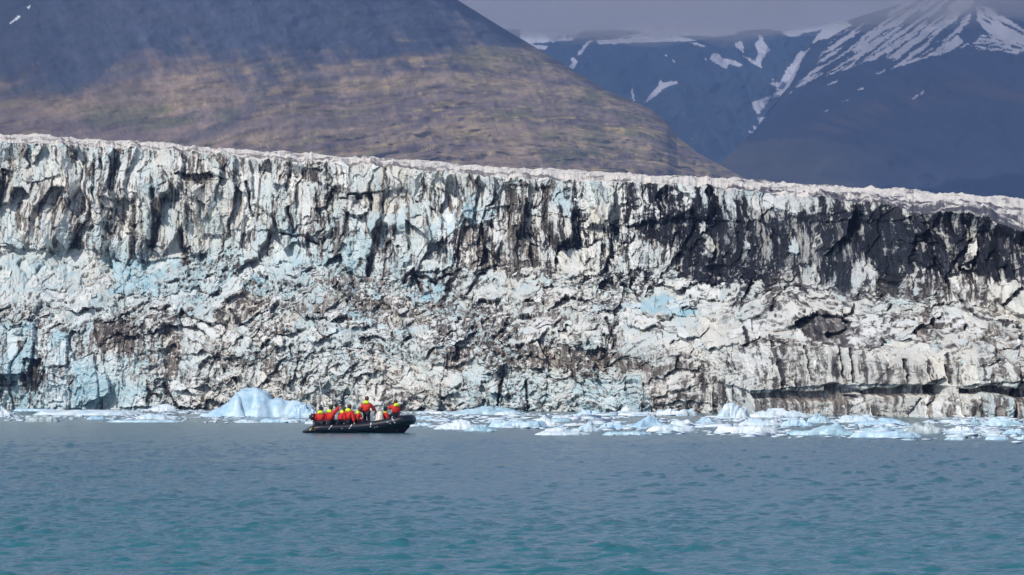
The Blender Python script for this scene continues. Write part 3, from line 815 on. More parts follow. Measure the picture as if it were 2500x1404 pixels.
def scatter_blocks(name, n, kind, pick, size, seed, parent_kind="stuff"):
    rs = random.Random(seed); nr = np.random.RandomState(seed)
    temps = [chunk_template(kind, rs) for _ in range(14)]
    cos, fas, alb, drt, grm = [], [], [], [], []
    off = 0
    nrow, ncol = G['X'].shape
    made = 0; tries = 0
    while made < n and tries < n * 20:
        tries += 1
        i = nr.randint(4, nrow - 8); j = nr.randint(5, ncol - 5)
        w = pick(i, j)
        if nr.rand() > w: continue
        u, v = G['U'][i, j], G['V'][i, j]
        sz = size(i, j, nr)
        co, fa = temps[nr.randint(14)]
        q = co * np.array(sz)
        if kind == 'fin':
            a = nr.normal(0, 0.16); rx = nr.normal(0.12, 0.12)
            M = Matrix.Rotation(a, 3, 'Y') @ Matrix.Rotation(-rx, 3, 'X') @ Matrix.Rotation(nr.uniform(0, 6.28), 3, 'Z')
        else:
            M = Matrix.Rotation(nr.uniform(0, 6.28), 3, 'Z') @ Matrix.Rotation(nr.normal(0, .5), 3, 'X') @ Matrix.Rotation(nr.normal(0, .5), 3, 'Y')
        q = q @ np.array(M).T
        p = np.array([G['X'][i, j], G['Y'][i, j], G['Z'][i, j]])
        if kind == 'fin': p[2] -= sz[2] * 0.35
        p[1] += min(sz[1], 1.5) * 0.12
        q = q + p
        if q[:, 2].min() < -0.5 : q[:, 2] = np.maximum(q[:, 2], -0.5)
        cos.append(q); fas.append(fa + off); off += len(q)
        uu = np.array([u]); vv = np.array([v])
        c = ice_colours(uu, vv, nr.normal(0.0, 0.25, 1), np.array([nr.rand() * 0.9]))[0]
        alb.append(np.repeat(c[None], len(q), 0))
        grm.append(np.repeat(grime_colours(uu, vv, np.array([0.5]))[0][None], len(q), 0))
        dd = G['dm'][i, j] * 0.8 - 0.05 + nr.normal(0, 0.2)
        drt.append(np.full(len(q), dd) + nr.normal(0, 0.08, len(q)))
        made += 1
    me = mesh_np(name, np.concatenate(cos), np.concatenate(fas))
    attr_col(me, "albedo", np.concatenate(alb)); attr_col(me, "grime", np.concatenate(grm)); attr_f(me, "dirt", np.concatenate(drt))
    o = link_mesh(name, me, ICE)
    tag(o, kind=parent_kind)
    return o
scatter_blocks("ice_rubble", 2600, 'blk', lambda i, j: (G['mid'][i, j] + 0.15 * G['lo'][i, j] + 0.03) * (G['dm'][i, j] < 0.6),
               lambda i, j, r: (lambda s: (s * r.uniform(.8, 1.7), s * r.uniform(.5, 1.0), s * r.uniform(.4, 1.0)))(0.22 + min(r.gamma(1.3, 0.22), 1.1)), 6)

# ------------------------------------------------------------------ drifting ice
def mat_floe(name, col, col2, rough=0.35):
    m, n, l, b = mat_new(name)
    b.inputs["Roughness"].default_value = rough
    b.inputs["Specular IOR Level"].default_value = 0.4
    g = n.new("ShaderNodeNewGeometry")
    mpp = n.new("ShaderNodeMapping"); mpp.inputs["Scale"].default_value = (0.55, 0.55, 1.6)
    l.new(g.outputs["Position"], mpp.inputs[0])
    nz = n.new("ShaderNodeTexNoise"); nz.inputs["Scale"].default_value = 1.0; nz.inputs["Detail"].default_value = 6
    l.new(mpp.outputs[0], nz.inputs["Vector"])
    r = n.new("ShaderNodeValToRGB")
    r.color_ramp.elements[0].position = 0.36; r.color_ramp.elements[0].color = (*col2, 1)
    r.color_ramp.elements[1].position = 0.62; r.color_ramp.elements[1].color = (*col, 1)
    l.new(nz.outputs["Fac"], r.inputs["Fac"]); l.new(r.outputs[0], b.inputs["Base Color"])
    n2 = n.new("ShaderNodeTexNoise"); n2.inputs["Scale"].default_value = 7; n2.inputs["Detail"].default_value = 4
    l.new(g.outputs["Position"], n2.inputs["Vector"])
    bp = n.new("ShaderNodeBump"); bp.inputs["Strength"].default_value = 0.5; bp.inputs["Distance"].default_value = 0.08
    l.new(n2.outputs["Fac"], bp.inputs["Height"]); l.new(bp.outputs[0], b.inputs["Normal"])
    return m
FLOE = {'w': mat_floe("floe_white_ice", (0.74, 0.80, 0.84), (0.50, 0.66, 0.76)),
        'b': mat_floe("floe_blue_ice", (0.54, 0.70, 0.78), (0.32, 0.52, 0.63)),
        'g': mat_floe("floe_dirty_ice", (0.50, 0.58, 0.60), (0.26, 0.33, 0.36)),
        'h': mat_floe("floe_blue_white_ice", (0.58, 0.74, 0.84), (0.36, 0.56, 0.72))}

def floe(name, u, v, w, h, tone, seed, shape='mound', peak=0.5, prof=None, ratio=0.55):
    D = F * H / (v - HZ)
    s = D / F
    W, Hh = w * s, h * s * (1.0 if prof else 0.9)
    dep = min(W * ratio, 9.0)
    c = at(u, v, D); c.z = 0; c.y += dep * 0.42
    rs = np.random.RandomState(seed)
    nx, ny = 56, 26
    a, b = np.meshgrid(np.linspace(-1, 1, nx), np.linspace(-1, 1, ny))
    # square to disc-like outline with ragged edge
    ex = a * np.sqrt(1 - 0.42 * b * b); ey = b * np.sqrt(1 - 0.42 * a * a)
    th = np.arctan2(ey, ex); rr = np.hypot(ex, ey)
    rag = 1 + 0.30 * (fbm(np.cos(th) * 2.1 + seed, np.sin(th) * 2.1, 4, seed, 0.6) - 0.5) * 2 * rr
    X, Y = ex * W / 2 * rag, ey * dep / 2 * rag
    X = np.clip(X, -W * 0.56, W * 0.56)
    e = np.maximum(np.abs(a), np.abs(b))
    px, py = X / max(Hh, 0.15) * 0.9 + seed * 3.1, Y / max(Hh, 0.15) * 0.9
    px, py = X / (0.22 * W + .15) + seed * 3.1, Y / (0.22 * W + .15)
    f, ed, dx, dy, r1, r2, r3 = vor(px * 1.5, py * 1.5, seed)
    f2, ed2, ex2, ey2, q1, q2, q3 = vor(px * 4, py * 4, seed + 5)
    n = fbm(px * 1.3, py * 1.3, 4, seed + 2, 0.6)
    if prof is not None:
        pu = [(p[0] - u) * s for p in prof]; pv = [max(v - p[1], 0) * s * 0.93 for p in prof]
        z = np.interp(X + 0.5 * (n - .5), pu, pv) * (0.90 + 0.14 * n) * sstep(1.0, 0.35, np.abs(b) + 0.25 * (r1 - .5)) + 0.34 * (q1 - .5) + 0.22 * (dx * (r2 - .5) + dy * (r3 - .5))
        z *= sstep(1.0, 0.93, e)
    else:
        if shape == 'flat':
            z = Hh * sstep(1.0, 0.80, e) * (0.5 + 0.4 * r1 + 0.35 * n)
        elif shape == 'peak':
            k = np.abs(a - (peak * 2 - 1)) / np.where(a > peak * 2 - 1, 2 - 2 * peak, 2 * peak)
            z = Hh * sstep(1.0, 0.85, e) * (0.30 + 0.9 * np.clip(1 - k * 1.5, 0, 1) * (1 - 0.6 * np.abs(b))) * (0.75 + 0.45 * n)
        else:
            z = Hh * (1 - e ** 3) * (0.35 + 0.55 * r1 + 0.55 * (n - 0.3)) * (1.0 - 0.25 * np.abs(a - (peak * 2 - 1)))
        z += Hh * 0.35 * (dx * (r2 - .5) + dy * (r3 - 0.6)) * sstep(1, .8, e) + Hh * 0.16 * (q1 - 0.5) * sstep(1, .85, e)
    z = np.maximum(z, 0.0) + 0.02 * Hh
    z = np.where(e > 0.985, -0.35, z)
    co = np.stack([X, Y, z], -1).reshape(-1, 3)
    me = mesh_np(name, co, grid_faces(ny, nx))
    o = link_mesh(name, me, FLOE[tone], smooth=False)
    o.location = c
    o.rotation_euler = (0, 0, rs.uniform(-0.12, 0.12) if prof is None else 0)
    return o

FLOES = [
 # u, v, w, h, tone, shape, label
 (0, 1017, 62, 28, 'w', 'mound', "chunky white floe cut off by the left picture edge at the glacier foot"),
 (80, 1004, 104, 7, 'h', 'flat', "thin pale sheet of ice hugging the cliff foot near the left edge"),
 (205, 1014, 270, 13, 'w', 'flat', "very long low white floe left of the pointed iceberg"),
 (100, 1030, 84, 14, 'g', 'flat', "greyish half sunken floe, lower one nearest the left edge"),
 (372, 1023, 112, 14, 'w', 'mound', "low white floe with one rounded hump left of the tall iceberg"),
 (395, 1004, 82, 20, 'w', 'mound', "white heap of ice against the cliff foot left of the tall iceberg"),
 (602, 1032, 64, 10, 'w', 'mound', "small white floe in front of the tall iceberg"),
 (690, 1031, 112, 9, 'h', 'flat', "flat pale floe between the tall iceberg and the boat stern"),
 (355, 1031, 180, 6, 'b', 'flat', "thin bluish sheet of ice below the humped floe on the left"),
 (235, 1024, 46, 11, 'h', 'mound', "small domed floe in front of the very long low floe"),
 (738, 1020, 86, 38, 'h', 'mound', "blue white block beside the tall iceberg, behind the boat stern"),
 (762, 1035, 34, 6, 'w', 'flat', "little white floe just behind the boat stern"),
 (1060, 1010, 92, 6, 'w', 'flat', "thin white strip of ice at the cliff foot right of the bow person"),
 (1185, 1012, 180, 22, 'b', 'mound', "pale blue slump of ice against the cliff foot right of the boat"),
 (1240, 1013, 72, 13, 'w', 'mound', "white floe at the right end of the pale blue slump"),
 (1035, 1024, 50, 6, 'h', 'flat', "small flat floe just above the boat bow"),
 (1036, 1040, 40, 8, 'h', 'flat', "small flat floe level with the boat bow"),
 (1123, 1048, 118, 26, 'w', 'mound', "bright lumpy white floe nearest to the right of the boat bow"),
 (1175, 1053, 78, 20, 'b', 'mound', "blue floe leaning on the bright lumpy floe right of the bow"),
 (1262, 1043, 150, 17, 'h', 'flat', "long low floe left of the small pyramid of ice"),
 (1326, 1040, 88, 25, 'w', 'peak', "white floe shaped like a small pyramid, right of the bow"),
 (1370, 1062, 132, 19, 'w', 'mound', "lowest curved white floe below the pyramid shaped one"),
 (1364, 1056, 70, 16, 'b', 'mound', "blue block resting behind the lowest curved floe"),
 (1434, 1053, 72, 23, 'w', 'peak', "pointed white floe right of the lowest curved one"),
 (1370, 1021, 46, 6, 'w', 'flat', "thin white floe floating above the pyramid shaped one"),
 (1362, 1030, 66, 7, 'b', 'flat', "faint blue flat floe just above the pyramid shaped one"),
 (1440, 1016, 76, 19, 'h', 'mound', "rounded floe close to the cliff foot, middle of the picture"),
 (1540, 1016, 126, 10, 'w', 'flat', "long flat white floe right of the rounded middle one"),
 (1532, 1009, 48, 20, 'w', 'peak', "small white ice cone standing behind the long flat floe"),
 (1645, 1015, 106, 16, 'w', 'flat', "white tabular floe by the dark dirty foot of the cliff"),
 (1500, 1048, 78, 20, 'h', 'mound', "pale floe left of the broad peaked one in mid right"),
 (1590, 1046, 112, 30, 'h', 'peak', "broad peaked blue white floe in mid right"),
 (1642, 1053, 126, 14, 'w', 'flat', "white floe touching the broad peaked one on its right"),
 (1666, 1038, 72, 17, 'w', 'mound', "white floe directly behind the broad peaked one"),
 (1532, 1062, 120, 9, 'b', 'flat', "thin blue sheet of ice below the broad peaked floe"),
 (1790, 1022, 92, 42, 'w', 'mound', "tallest rounded white floe on the right half, by the cliff"),
 (1905, 1019, 152, 26, 'w', 'mound', "ragged white ridge of ice right of the tallest rounded floe"),
 (2000, 1032, 62, 25, 'b', 'mound', "smooth blue dome at the right end of the ragged ridge"),
 (2090, 1031, 138, 23, 'w', 'mound', "bright long white mound right of the smooth blue dome"),
 (1855, 1038, 112, 20, 'w', 'mound', "white floe in front of the ragged ridge"),
 (1946, 1041, 82, 21, 'h', 'mound', "white blue floe in front of the smooth blue dome"),
 (2150, 1038, 142, 21, 'h', 'mound', "blue grey floe below the bright long mound"),
 (2010, 1062, 168, 27, 'b', 'peak', "wide blue floe with a tip near its right end, front row"),
 (2155, 1057, 116, 20, 'b', 'mound', "blue floe between the tipped floe and the big grey blue one"),
 (2257, 1058, 100, 30, 'g', 'mound', "big rounded grey blue floe of the front row on the right"),
 (1755, 1044, 112, 15, 'w', 'mound', "white floe below the tallest rounded one"),
 (1722, 1032, 46, 13, 'h', 'mound', "small pale floe left of the tallest rounded one"),
 (1822, 1058, 162, 18, 'w', 'flat', "long white floe at the left end of the front row"),
 (2165, 1068, 172, 14, 'h', 'flat', "long low floe lying lowest in the right half"),
 (2346, 1060, 88, 23, 'w', 'mound', "white floe right of the big grey blue one"),
 (2450, 1041, 108, 25, 'b', 'mound', "turquoise blue dome close to the right picture edge"),
 (2382, 1037, 24, 19, 'b', 'peak', "tiny upright blue block left of the turquoise dome"),
 (2345, 1036, 50, 15, 'w', 'mound', "small white floe left of the tiny upright blue block"),
 (2478, 1060, 58, 17, 'h', 'mound', "pale floe below the turquoise dome at the right edge"),
 (2502, 1074, 34, 14, 'b', 'mound', "lowest blue floe cut by the right picture edge"),
 (2330, 1074, 52, 6, 'b', 'flat', "thin blue sliver floating lowest below the right white floe"),
 (2436, 1074, 56, 9, 'h', 'flat', "flat pale floe left of the lowest blue one at the edge"),
 (1735, 1062, 22, 4, 'w', 'mound', "leftmost crumb of ice below the long front white floe"),
 (1895, 1066, 22, 4, 'w', 'mound', "crumb of ice just below the right end of the long front white floe"),
]
for k, (u, v, w, h, tone, shp, lab) in enumerate(FLOES):
    o = floe("ice_floe", u, v, w, h, tone, 500 + 13 * k, shp, peak=0.72 if u == 2010 else 0.45 + 0.1 * ((k * 7) % 3 - 1))
    tag(o, lab, "ice floe", "ice floes adrift at the glacier foot")
berg = floe("iceberg", 634, 1018, 284, 76, 'h', 77, prof=[(496, 1016), (520, 1004), (546, 990), (556, 978), (574, 952), (588, 944), (606, 946), (625, 941), (640, 951), (652, 958), (660, 972), (690, 976), (735, 980), (758, 990), (770, 1004), (777, 1018)], ratio=0.5)
tag(berg, "tall pale blue iceberg with a flat notched top left of the boat", "iceberg")

def build_brash():
    rs = np.random.RandomState(9); pr = random.Random(9)
    temps = [chunk_template('blk', pr) for _ in range(8)]
    cos, fas, off = [], [], 0
    for k in range(7500):
        u = rs.uniform(-250, 2750)
        lo_ = np.interp(u, [0, 700, 1100, 1400, 1800, 2500], [1030, 1036, 1056, 1066, 1070, 1084])
        vb = float(vbase(u)) + 2
        v = vb + (lo_ - vb) * rs.beta(0.9, 1.8)
        if vn(np.array([u / 60.0]), np.array([v / 6.0]), 3)[0] < 0.45: continue
        D = F * H / (v - HZ)
        s = 0.12 + rs.gamma(1.4, 0.16)
        co, fa = temps[rs.randint(8)]
        q = co * np.array([s * rs.uniform(1, 3), s * 1.5, s * 0.45]); 
        p = at(u, v, D)
        q = q + np.array([p.x, p.y, 0.02 + s * 0.05])
        cos.append(q); fas.append(fa + off); off += len(q)
    me = mesh_np("brash_ice", np.concatenate(cos), np.concatenate(fas))
    tag(link_mesh("brash_ice", me, FLOE['w']), kind="stuff")
build_brash()

# ------------------------------------------------------------------ inflatable boat
M_RUB = mat_plain("black_rubber", (0.006, 0.008, 0.016), 0.32, noise=0.1, scale=6, spec=0.55)
M_HULL = mat_plain("dark_hull", (0.006, 0.007, 0.012), 0.5, noise=0.1)
M_WHITE = mat_plain("white_strap", (0.55, 0.57, 0.60), 0.5, noise=0.04)
M_GEL = mat_plain("white_gelcoat", (0.80, 0.76, 0.66), 0.35, noise=0.03, scale=5)
M_YEL = mat_plain("yellow_patch", (0.75, 0.42, 0.02), 0.5, noise=0.05)
M_GREY = mat_plain("grey_aluminium", (0.32, 0.34, 0.36), 0.45, metal=0.6, noise=0.05)
M_PINK = mat_plain("faded_notice_board", (0.60, 0.50, 0.50), 0.6, noise=0.08, scale=14)
M_DARK = mat_plain("black_plastic", (0.012, 0.012, 0.014), 0.4, noise=0.1)
M_MAR = mat_plain("maroon_engine_paint", (0.05, 0.012, 0.014), 0.3, noise=0.08)
def mat_glass():
    m, n, l, b = mat_new("tinted_windshield")
    b.inputs["Base Color"].default_value = (0.50, 0.52, 0.55, 1)
    b.inputs["Roughness"].default_value = 0.05
    b.inputs["Transmission Weight"].default_value = 0.35
    return m
M_GLASS = mat_glass()
M_RED = mat_plain("red_suit_fabric", (0.60, 0.016, 0.008), 0.7, noise=0.16, scale=9, bump=0.5)
M_HOOD = mat_plain("fluorescent_yellow_hood", (0.72, 0.83, 0.03), 0.7, noise=0.1, scale=12, bump=0.4)
M_NAVY = mat_plain("navy_suit_fabric", (0.008, 0.010, 0.022), 0.75, noise=0.2, scale=12, bump=0.4)
M_SKIN = mat_plain("skin", (0.52, 0.28, 0.20), 0.55, noise=0.06)
M_HAIRB = mat_plain("brown_hair", (0.07, 0.035, 0.018), 0.6, noise=0.2, scale=40)
M_HAIRD = mat_plain("black_hair", (0.012, 0.010, 0.010), 0.5, noise=0.2, scale=40)
M_KNITD = mat_plain("dark_knit", (0.015, 0.018, 0.024), 0.9, noise=0.2, scale=50)
M_KNITG = mat_plain("green_knit", (0.035, 0.05, 0.02), 0.9, noise=0.2, scale=50)
M_KNITR = mat_plain("rust_knit", (0.14, 0.05, 0.03), 0.9, noise=0.2, scale=50)
M_REFL = mat_plain("reflective_band", (0.78, 0.78, 0.80), 0.3, noise=0.03)

def sweep(path, radii, nseg=16, cap=True, squash=1.0, up=(0, 0, 1)):
    """tube along path; returns bmesh"""
    bm = bmesh.new(); P = [Vector(p) for p in path]; rings = []
    for i, p in enumerate(P):
        t = (P[min(i + 1, len(P) - 1)] - P[max(i - 1, 0)]).normalized()
        upv = Vector(up)
        if abs(t.dot(upv)) > 0.97: upv = Vector((0, 1, 0))
        s = t.cross(upv).normalized(); n = s.cross(t).normalized()
        r = radii[i] if hasattr(radii, '__len__') else radii
        rings.append([bm.verts.new(p + (s * math.cos(2 * math.pi * k / nseg) + n * math.sin(2 * math.pi * k / nseg) * squash) * r) for k in range(nseg)])
    for a, b in zip(rings[:-1], rings[1:]):
        for k in range(nseg): bm.faces.new((a[k], a[(k + 1) % nseg], b[(k + 1) % nseg], b[k]))
    if cap:
        bm.faces.new(rings[0][::-1]); bm.faces.new(rings[-1])
    bmesh.ops.recalc_face_normals(bm, faces=bm.faces)
    return bm

def bm_box(bm, cx, cy, cz, sx, sy, sz, bev=0.0, M=None):
    r = bmesh.ops.create_cube(bm, size=1)
    for v in r['verts']:
        v.co = Vector((v.co.x * sx, v.co.y * sy, v.co.z * sz))
    if bev:
        es = list({e for v in r['verts'] for e in v.link_edges})
        rb = bmesh.ops.bevel(bm, geom=es, offset=bev, segments=2, affect='EDGES', clamp_overlap=True)
        vs = list({v for f in rb['faces'] for v in f.verts} | {v for v in r['verts'] if v.is_valid})
    else: vs = r['verts']
    for v in vs:
        co = v.co
        if M: co = M @ co
        v.co = co + Vector((cx, cy, cz))
    return vs

def part(name, bm, mat, parent, smooth=True):
    me = bpy.data.meshes.new(name); bm.to_mesh(me); bm.free()
    return link_mesh(name, me, mat, parent, smooth)

BD = 226.0
boat = bpy.data.objects.new("inflatable_boat", None); C.objects.link(boat)
bp0 = at(742, 1057, BD)
boat.location = (bp0.x, BD, 0.0)
boat.rotation_euler = (0, 0, R(-2))
tag(boat, "black inflatable boat with white bands carrying people in red suits", "boat")
def tubepath():
    L = [(0.0, .05), (0.28, .12), (0.55, .19), (0.95, .235), (1.6, .25), (2.4, .27), (3.1, .31), (3.7, .37), (4.3, .46), (4.9, .575), (5.35, .665)]
    near = [(x, -0.86, z) for x, z in L]
    rad = [0.05, 0.13, 0.19, 0.215, 0.22, 0.23, 0.24, 0.25, 0.265, 0.27, 0.275]
    arc, ra = [], []
    for k in range(1, 12):
        t = math.pi * k / 12
        arc.append((5.35 + 0.48 * math.sin(t), -0.86 * math.cos(t), 0.665 + 0.055 * math.sin(t))); ra.append(0.275)
    far = [(x, 0.86, z) for x, z in L[::-1]]
    # densify
    P = near + arc + far; Rr = rad + ra + rad[::-1]
    out, orr = [], []
    for i in range(len(P) - 1):
        for s in (0, .34, .67):
            out.append(tuple(P[i][q] * (1 - s) + P[i + 1][q] * s for q in range(3))); orr.append(Rr[i] * (1 - s) + Rr[i + 1] * s)
    out.append(P[-1]); orr.append(Rr[-1])
    return out, orr
TP, TR = tubepath()
def tube_at(x, side=-1):
    xs = [0.0, 0.28, 0.55, 0.95, 1.6, 2.4, 3.1, 3.7, 4.3, 4.9, 5.35]
    zs = [.05, .12, .19, .235, .25, .27, .31, .37, .46, .575, .665]
    rr = [0.05, 0.13, 0.19, 0.215, 0.22, 0.23, 0.24, 0.25, 0.265, 0.27, 0.275]
    return Vector((x, 0.86 * side, float(np.interp(x, xs, zs)))), float(np.interp(x, xs, rr))
part("buoyancy_tube", sweep(TP, TR, 24), M_RUB, boat)
# V hull below
bm = bmesh.new(); secs = []
for x in np.linspace(0.75, 5.75, 26):
    c, r = tube_at(min(x, 5.35)); k = sstep(3.4, 5.75, np.array([x]))[0]
    hw = 0.86 * (1 - 0.9 * max(0, (x - 4.6) / 1.15) ** 2) if x > 4.6 else 0.86
    keel = -0.28 + 0.62 * max(0, (x - 5.0) / 0.75) ** 1.6
    topz = c.z - 0.02
    secs.append([bm.verts.new(p) for p in ((x, -hw, topz), (x, -hw * 0.92, min(topz - .02, topz * 0.35 + keel * 0.55)), (x, -hw * 0.35, keel * 0.8 + 0.2 * topz - .02), (x, 0, keel), (x, hw * 0.35, keel * 0.8 + .2 * topz - .02), (x, hw * 0.92, min(topz - .02, topz * 0.35 + keel * 0.55)), (x, hw, topz))])
for a, b in zip(secs[:-1], secs[1:]):
    for k in range(6): bm.faces.new((a[k], a[k + 1], b[k + 1], b[k]))
bm.faces.new(secs[0]); bm.faces.new(secs[-1][::-1])
part("hull", bm, M_HULL, boat)
bm = bmesh.new(); bm_box(bm, 2.9, 0, 0.12, 4.4, 1.35, 0.05); part("floor", bm, M_GREY, boat, False)
bm = bmesh.new(); bm_box(bm, 0.78, 0, 0.30, 0.07, 1.40, 0.55, 0.015); part("transom", bm, M_HULL, boat, False)
# white bands round the tube
for side in (-1, 1):
    for x, tilt in ((0.44, 0.12), (1.48, 0.16), (2.58, 0.14), (3.70, 0.03), (4.98, -0.18)):
        c, r = tube_at(x, side); r += 0.006
        bm = bmesh.new(); prev = None
        for k in range(21):
            a = R(-14 + 64 * k / 20)            # angle above horizontal on the outer side
            yy, zz = side * r * math.cos(a), r * math.sin(a)
            sh = tilt * (math.sin(a))
            row = [bm.verts.new((c.x + sh + d, c.y + yy * g, c.z + zz * g)) for d, g in ((-0.034, 1), (0.034, 1), (0.034, 0.96), (-0.034, 0.96))]
            if prev:
                for q in range(4): bm.faces.new((prev[q], prev[(q + 1) % 4], row[(q + 1) % 4], row[q]))
            else: bm.faces.new(row)
            prev = row
        bm.faces.new(prev[::-1]); bmesh.ops.recalc_face_normals(bm, faces=bm.faces)
        part("white_band", bm, M_WHITE, boat)
# rubbing strake
for side in (-1, 1):
    pth, rd = [], []
    for x in np.linspace(0.6, 5.3, 30):
        c, r = tube_at(x, side); a = R(8)
        pth.append((c.x, c.y + side * r * math.cos(a), c.z + r * math.sin(a)))
    part("rubbing_strake", sweep(pth, 0.022, 8), M_DARK, boat)
# grab handle, valves
for x in (4.62,):
    c, r = tube_at(x); a = R(12)
    bm = bmesh.new(); bm_box(bm, c.x, c.y - r * math.cos(a) - 0.006, c.z + r * math.sin(a), 0.13, 0.035, 0.055, 0.012, Matrix.Rotation(R(-14), 3, 'Y'))
    part("grab_handle", bm, M_WHITE, boat)
for x, a in ((2.15, -8), (3.92, -26), (4.06, -22), (4.75, -8)):
    c, r = tube_at(x); a = R(a)
    bm = bmesh.new(); bmesh.ops.create_uvsphere(bm, u_segments=10, v_segments=6, radius=0.035)
    for v in bm.verts: v.co = Vector((c.x + v.co.x, c.y - r * math.cos(a) + v.co.y * 0.4, c.z + r * math.sin(a) + v.co.z))
    part("valve", bm, M_GREY, boat)
# yellow emblem patch with a dark mark on it
c, r = tube_at(0.60)
bm = bmesh.new(); prev = None
for k in range(9):
    a = R(-18 + 62 * k / 8); row = [bm.verts.new((c.x + d, c.y - (r + 0.008) * math.cos(a), c.z + (r + 0.008) * math.sin(a))) for d in (-0.10, 0.10)]
    if prev: bm.faces.new((prev[0], prev[1], row[1], row[0]))
    prev = row
bmesh.ops.solidify(bm, geom=bm.faces[:], thickness=0.01)
pa = part("emblem_patch", bm, M_YEL, boat)
bm = bmesh.new()
for dx_, dz_, ln, rot in ((-0.02, 0.02, 0.09, 35), (0.02, -0.01, 0.08, -40), (0.0, -0.03, 0.07, 5)):
    bm_box(bm, c.x + dx_, c.y - (r + 0.016) * math.cos(R(12)), c.z + 0.045 + dz_, ln, 0.006, 0.018, 0, Matrix.Rotation(R(rot), 3, 'Y'))
part("emblem_mark", bm, M_DARK, pa, False)
# life line
pth = []
for x in np.linspace(0.9, 5.2, 60):
    c, r = tube_at(x, 1); a = R(50 + 6 * math.sin(x * 9)); pth.append((c.x, c.y + r * math.cos(a), c.z + r * math.sin(a) + 0.01))
part("grab_rope", sweep(pth, 0.010, 6), M_GREY, boat)
# outboard
ob_bm = bmesh.new()
bm_box(ob_bm, 0.52, 0.0, 0.86, 0.46, 0.30, 0.36, 0.08)
ob = part("outboard_motor", ob_bm, M_MAR, boat)
bm = bmesh.new(); bm_box(bm, 0.58, 0, 0.35, 0.16, 0.12, 0.75, 0.03); bm_box(bm, 0.55, 0, -0.25, 0.22, 0.06, 0.5, 0.02)
part("motor_leg", bm, M_DARK, ob)
bm = bmesh.new(); bm_box(bm, 0.70, 0, 0.55, 0.10, 0.22, 0.30, 0.02); part("motor_bracket", bm, M_DARK, ob)
# thin aerial pole and crossbar at the stern
a0, a1, a2 = Vector((1.04, .15, 0.55)), Vector((1.04, .15, 1.52)), Vector((0.80, .15, 2.85))
ae = part("aerial_pole", sweep([a0, a1, (0.95, .15, 2.05), a2], [0.03, 0.028, 0.024, 0.016], 8), M_WHITE, boat)
bm = sweep([(1.02, .15, 1.42), (1.36, .15, 1.40)], 0.018, 8); part("crossbar", bm, M_DARK, boat)
# console
bm = bmesh.new()
prof_ = [(3.78, .20), (3.84, .42), (3.93, .78), (3.98, 1.07), (4.06, 1.16), (4.20, 1.17), (4.29, 1.10), (4.36, .66), (4.42, .20)]
fr_ = [bm.verts.new((x, -0.48, z)) for x, z in prof_]; bk_ = [bm.verts.new((x, 0.30, z)) for x, z in prof_]
bm.faces.new(fr_); bm.faces.new(bk_[::-1])
for i in range(len(prof_)):
    j = (i + 1) % len(prof_); bm.faces.new((fr_[j], fr_[i], bk_[i], bk_[j]))
bmesh.ops.recalc_face_normals(bm, faces=bm.faces)
bmesh.ops.bevel(bm, geom=bm.edges[:], offset=0.02, segments=2, affect='EDGES')
con = part("console", bm, M_GEL, boat)
bm = bmesh.new(); bm_box(bm, 4.20, -0.490, 0.80, 0.15, 0.014, 0.36, 0.004, Matrix.Rotation(R(3), 3, 'Y')); part("notice_panel", bm, M_PINK, con, False)
bm = bmesh.new(); bm_box(bm, 4.14, -0.492, 0.555, 0.20, 0.018, 0.035, 0.003); part("panel_strip", bm, M_GREY, con, False)
bm = bmesh.new(); bm_box(bm, 4.03, -0.486, 0.92, 0.014, 0.010, 0.30, 0.002); part("panel_stripe", bm, M_RED, con, False)
bm = bmesh.new(); bm_box(bm, 4.15, 0, 1.33, 0.02, 0.62, 0.34, 0.006, Matrix.Rotation(R(-28), 3, 'Y')); part("windshield", bm, M_GLASS, con, False)
fr = sweep([(4.05, -0.33, 1.12), (4.10, -0.33, 1.34), (4.27, -0.33, 1.49), (4.27, 0.30, 1.49), (4.10, 0.30, 1.34), (4.05, 0.30, 1.12)], 0.016, 8)
part("windshield_frame", fr, M_GREY, con)
bm = bmesh.new()
ring = [(3.86 + 0.04 * math.cos(t), 0.0 + 0.19 * math.sin(t), 1.10 + 0.17 * math.cos(t)) for t in np.linspace(0, 2 * math.pi, 25)]
wh = part("steering_wheel", sweep(ring, 0.016, 8, cap=False), M_DARK, con)
part("wheel_hub", sweep([(3.97, 0, 1.08), (3.86, 0, 1.10)], 0.03, 8), M_DARK, wh)
bm = bmesh.new(); bm_box(bm, 3.45, 0.05, 0.42, 0.42, 0.5, 0.5, 0.05); part("helm_seat", bm, M_DARK, boat)

# ------------------------------------------------------------------ people
def skinned(nodes, edges, sub=1, root=0):
    me = bpy.data.meshes.new("tmp")
    me.from_pydata([tuple(n[0]) for n in nodes], edges, [])
    o = bpy.data.objects.new("tmp", me); C.objects.link(o)
    sk = o.modifiers.new("s", 'SKIN'); sk.use_smooth_shade = True
    for i, n in enumerate(nodes):
        d = me.skin_vertices[0].data[i]; r = n[1]
        d.radius = (r, r) if not hasattr(r, '__len__') else r
        d.use_root = (i == root)
    ss = o.modifiers.new("u", 'SUBSURF'); ss.levels = sub; ss.render_levels = sub
    dg = bpy.context.evaluated_depsgraph_get(); dg.update()
    out = bpy.data.meshes.new_from_object(o.evaluated_get(dg))
    bpy.data.objects.remove(o); bpy.data.meshes.remove(me)
    return out

def two_bone(a, b, l1, l2, pole):
    d = b - a; L = min(d.length, (l1 + l2) * 0.995); dn = d.normalized()
    x = (l1 * l1 - l2 * l2 + L * L) / (2 * L); hgt = math.sqrt(max(l1 * l1 - x * x, 0))
    p = pole - dn * pole.dot(dn); p.normalize()
    return a + dn * x + p * hgt, a + dn * L

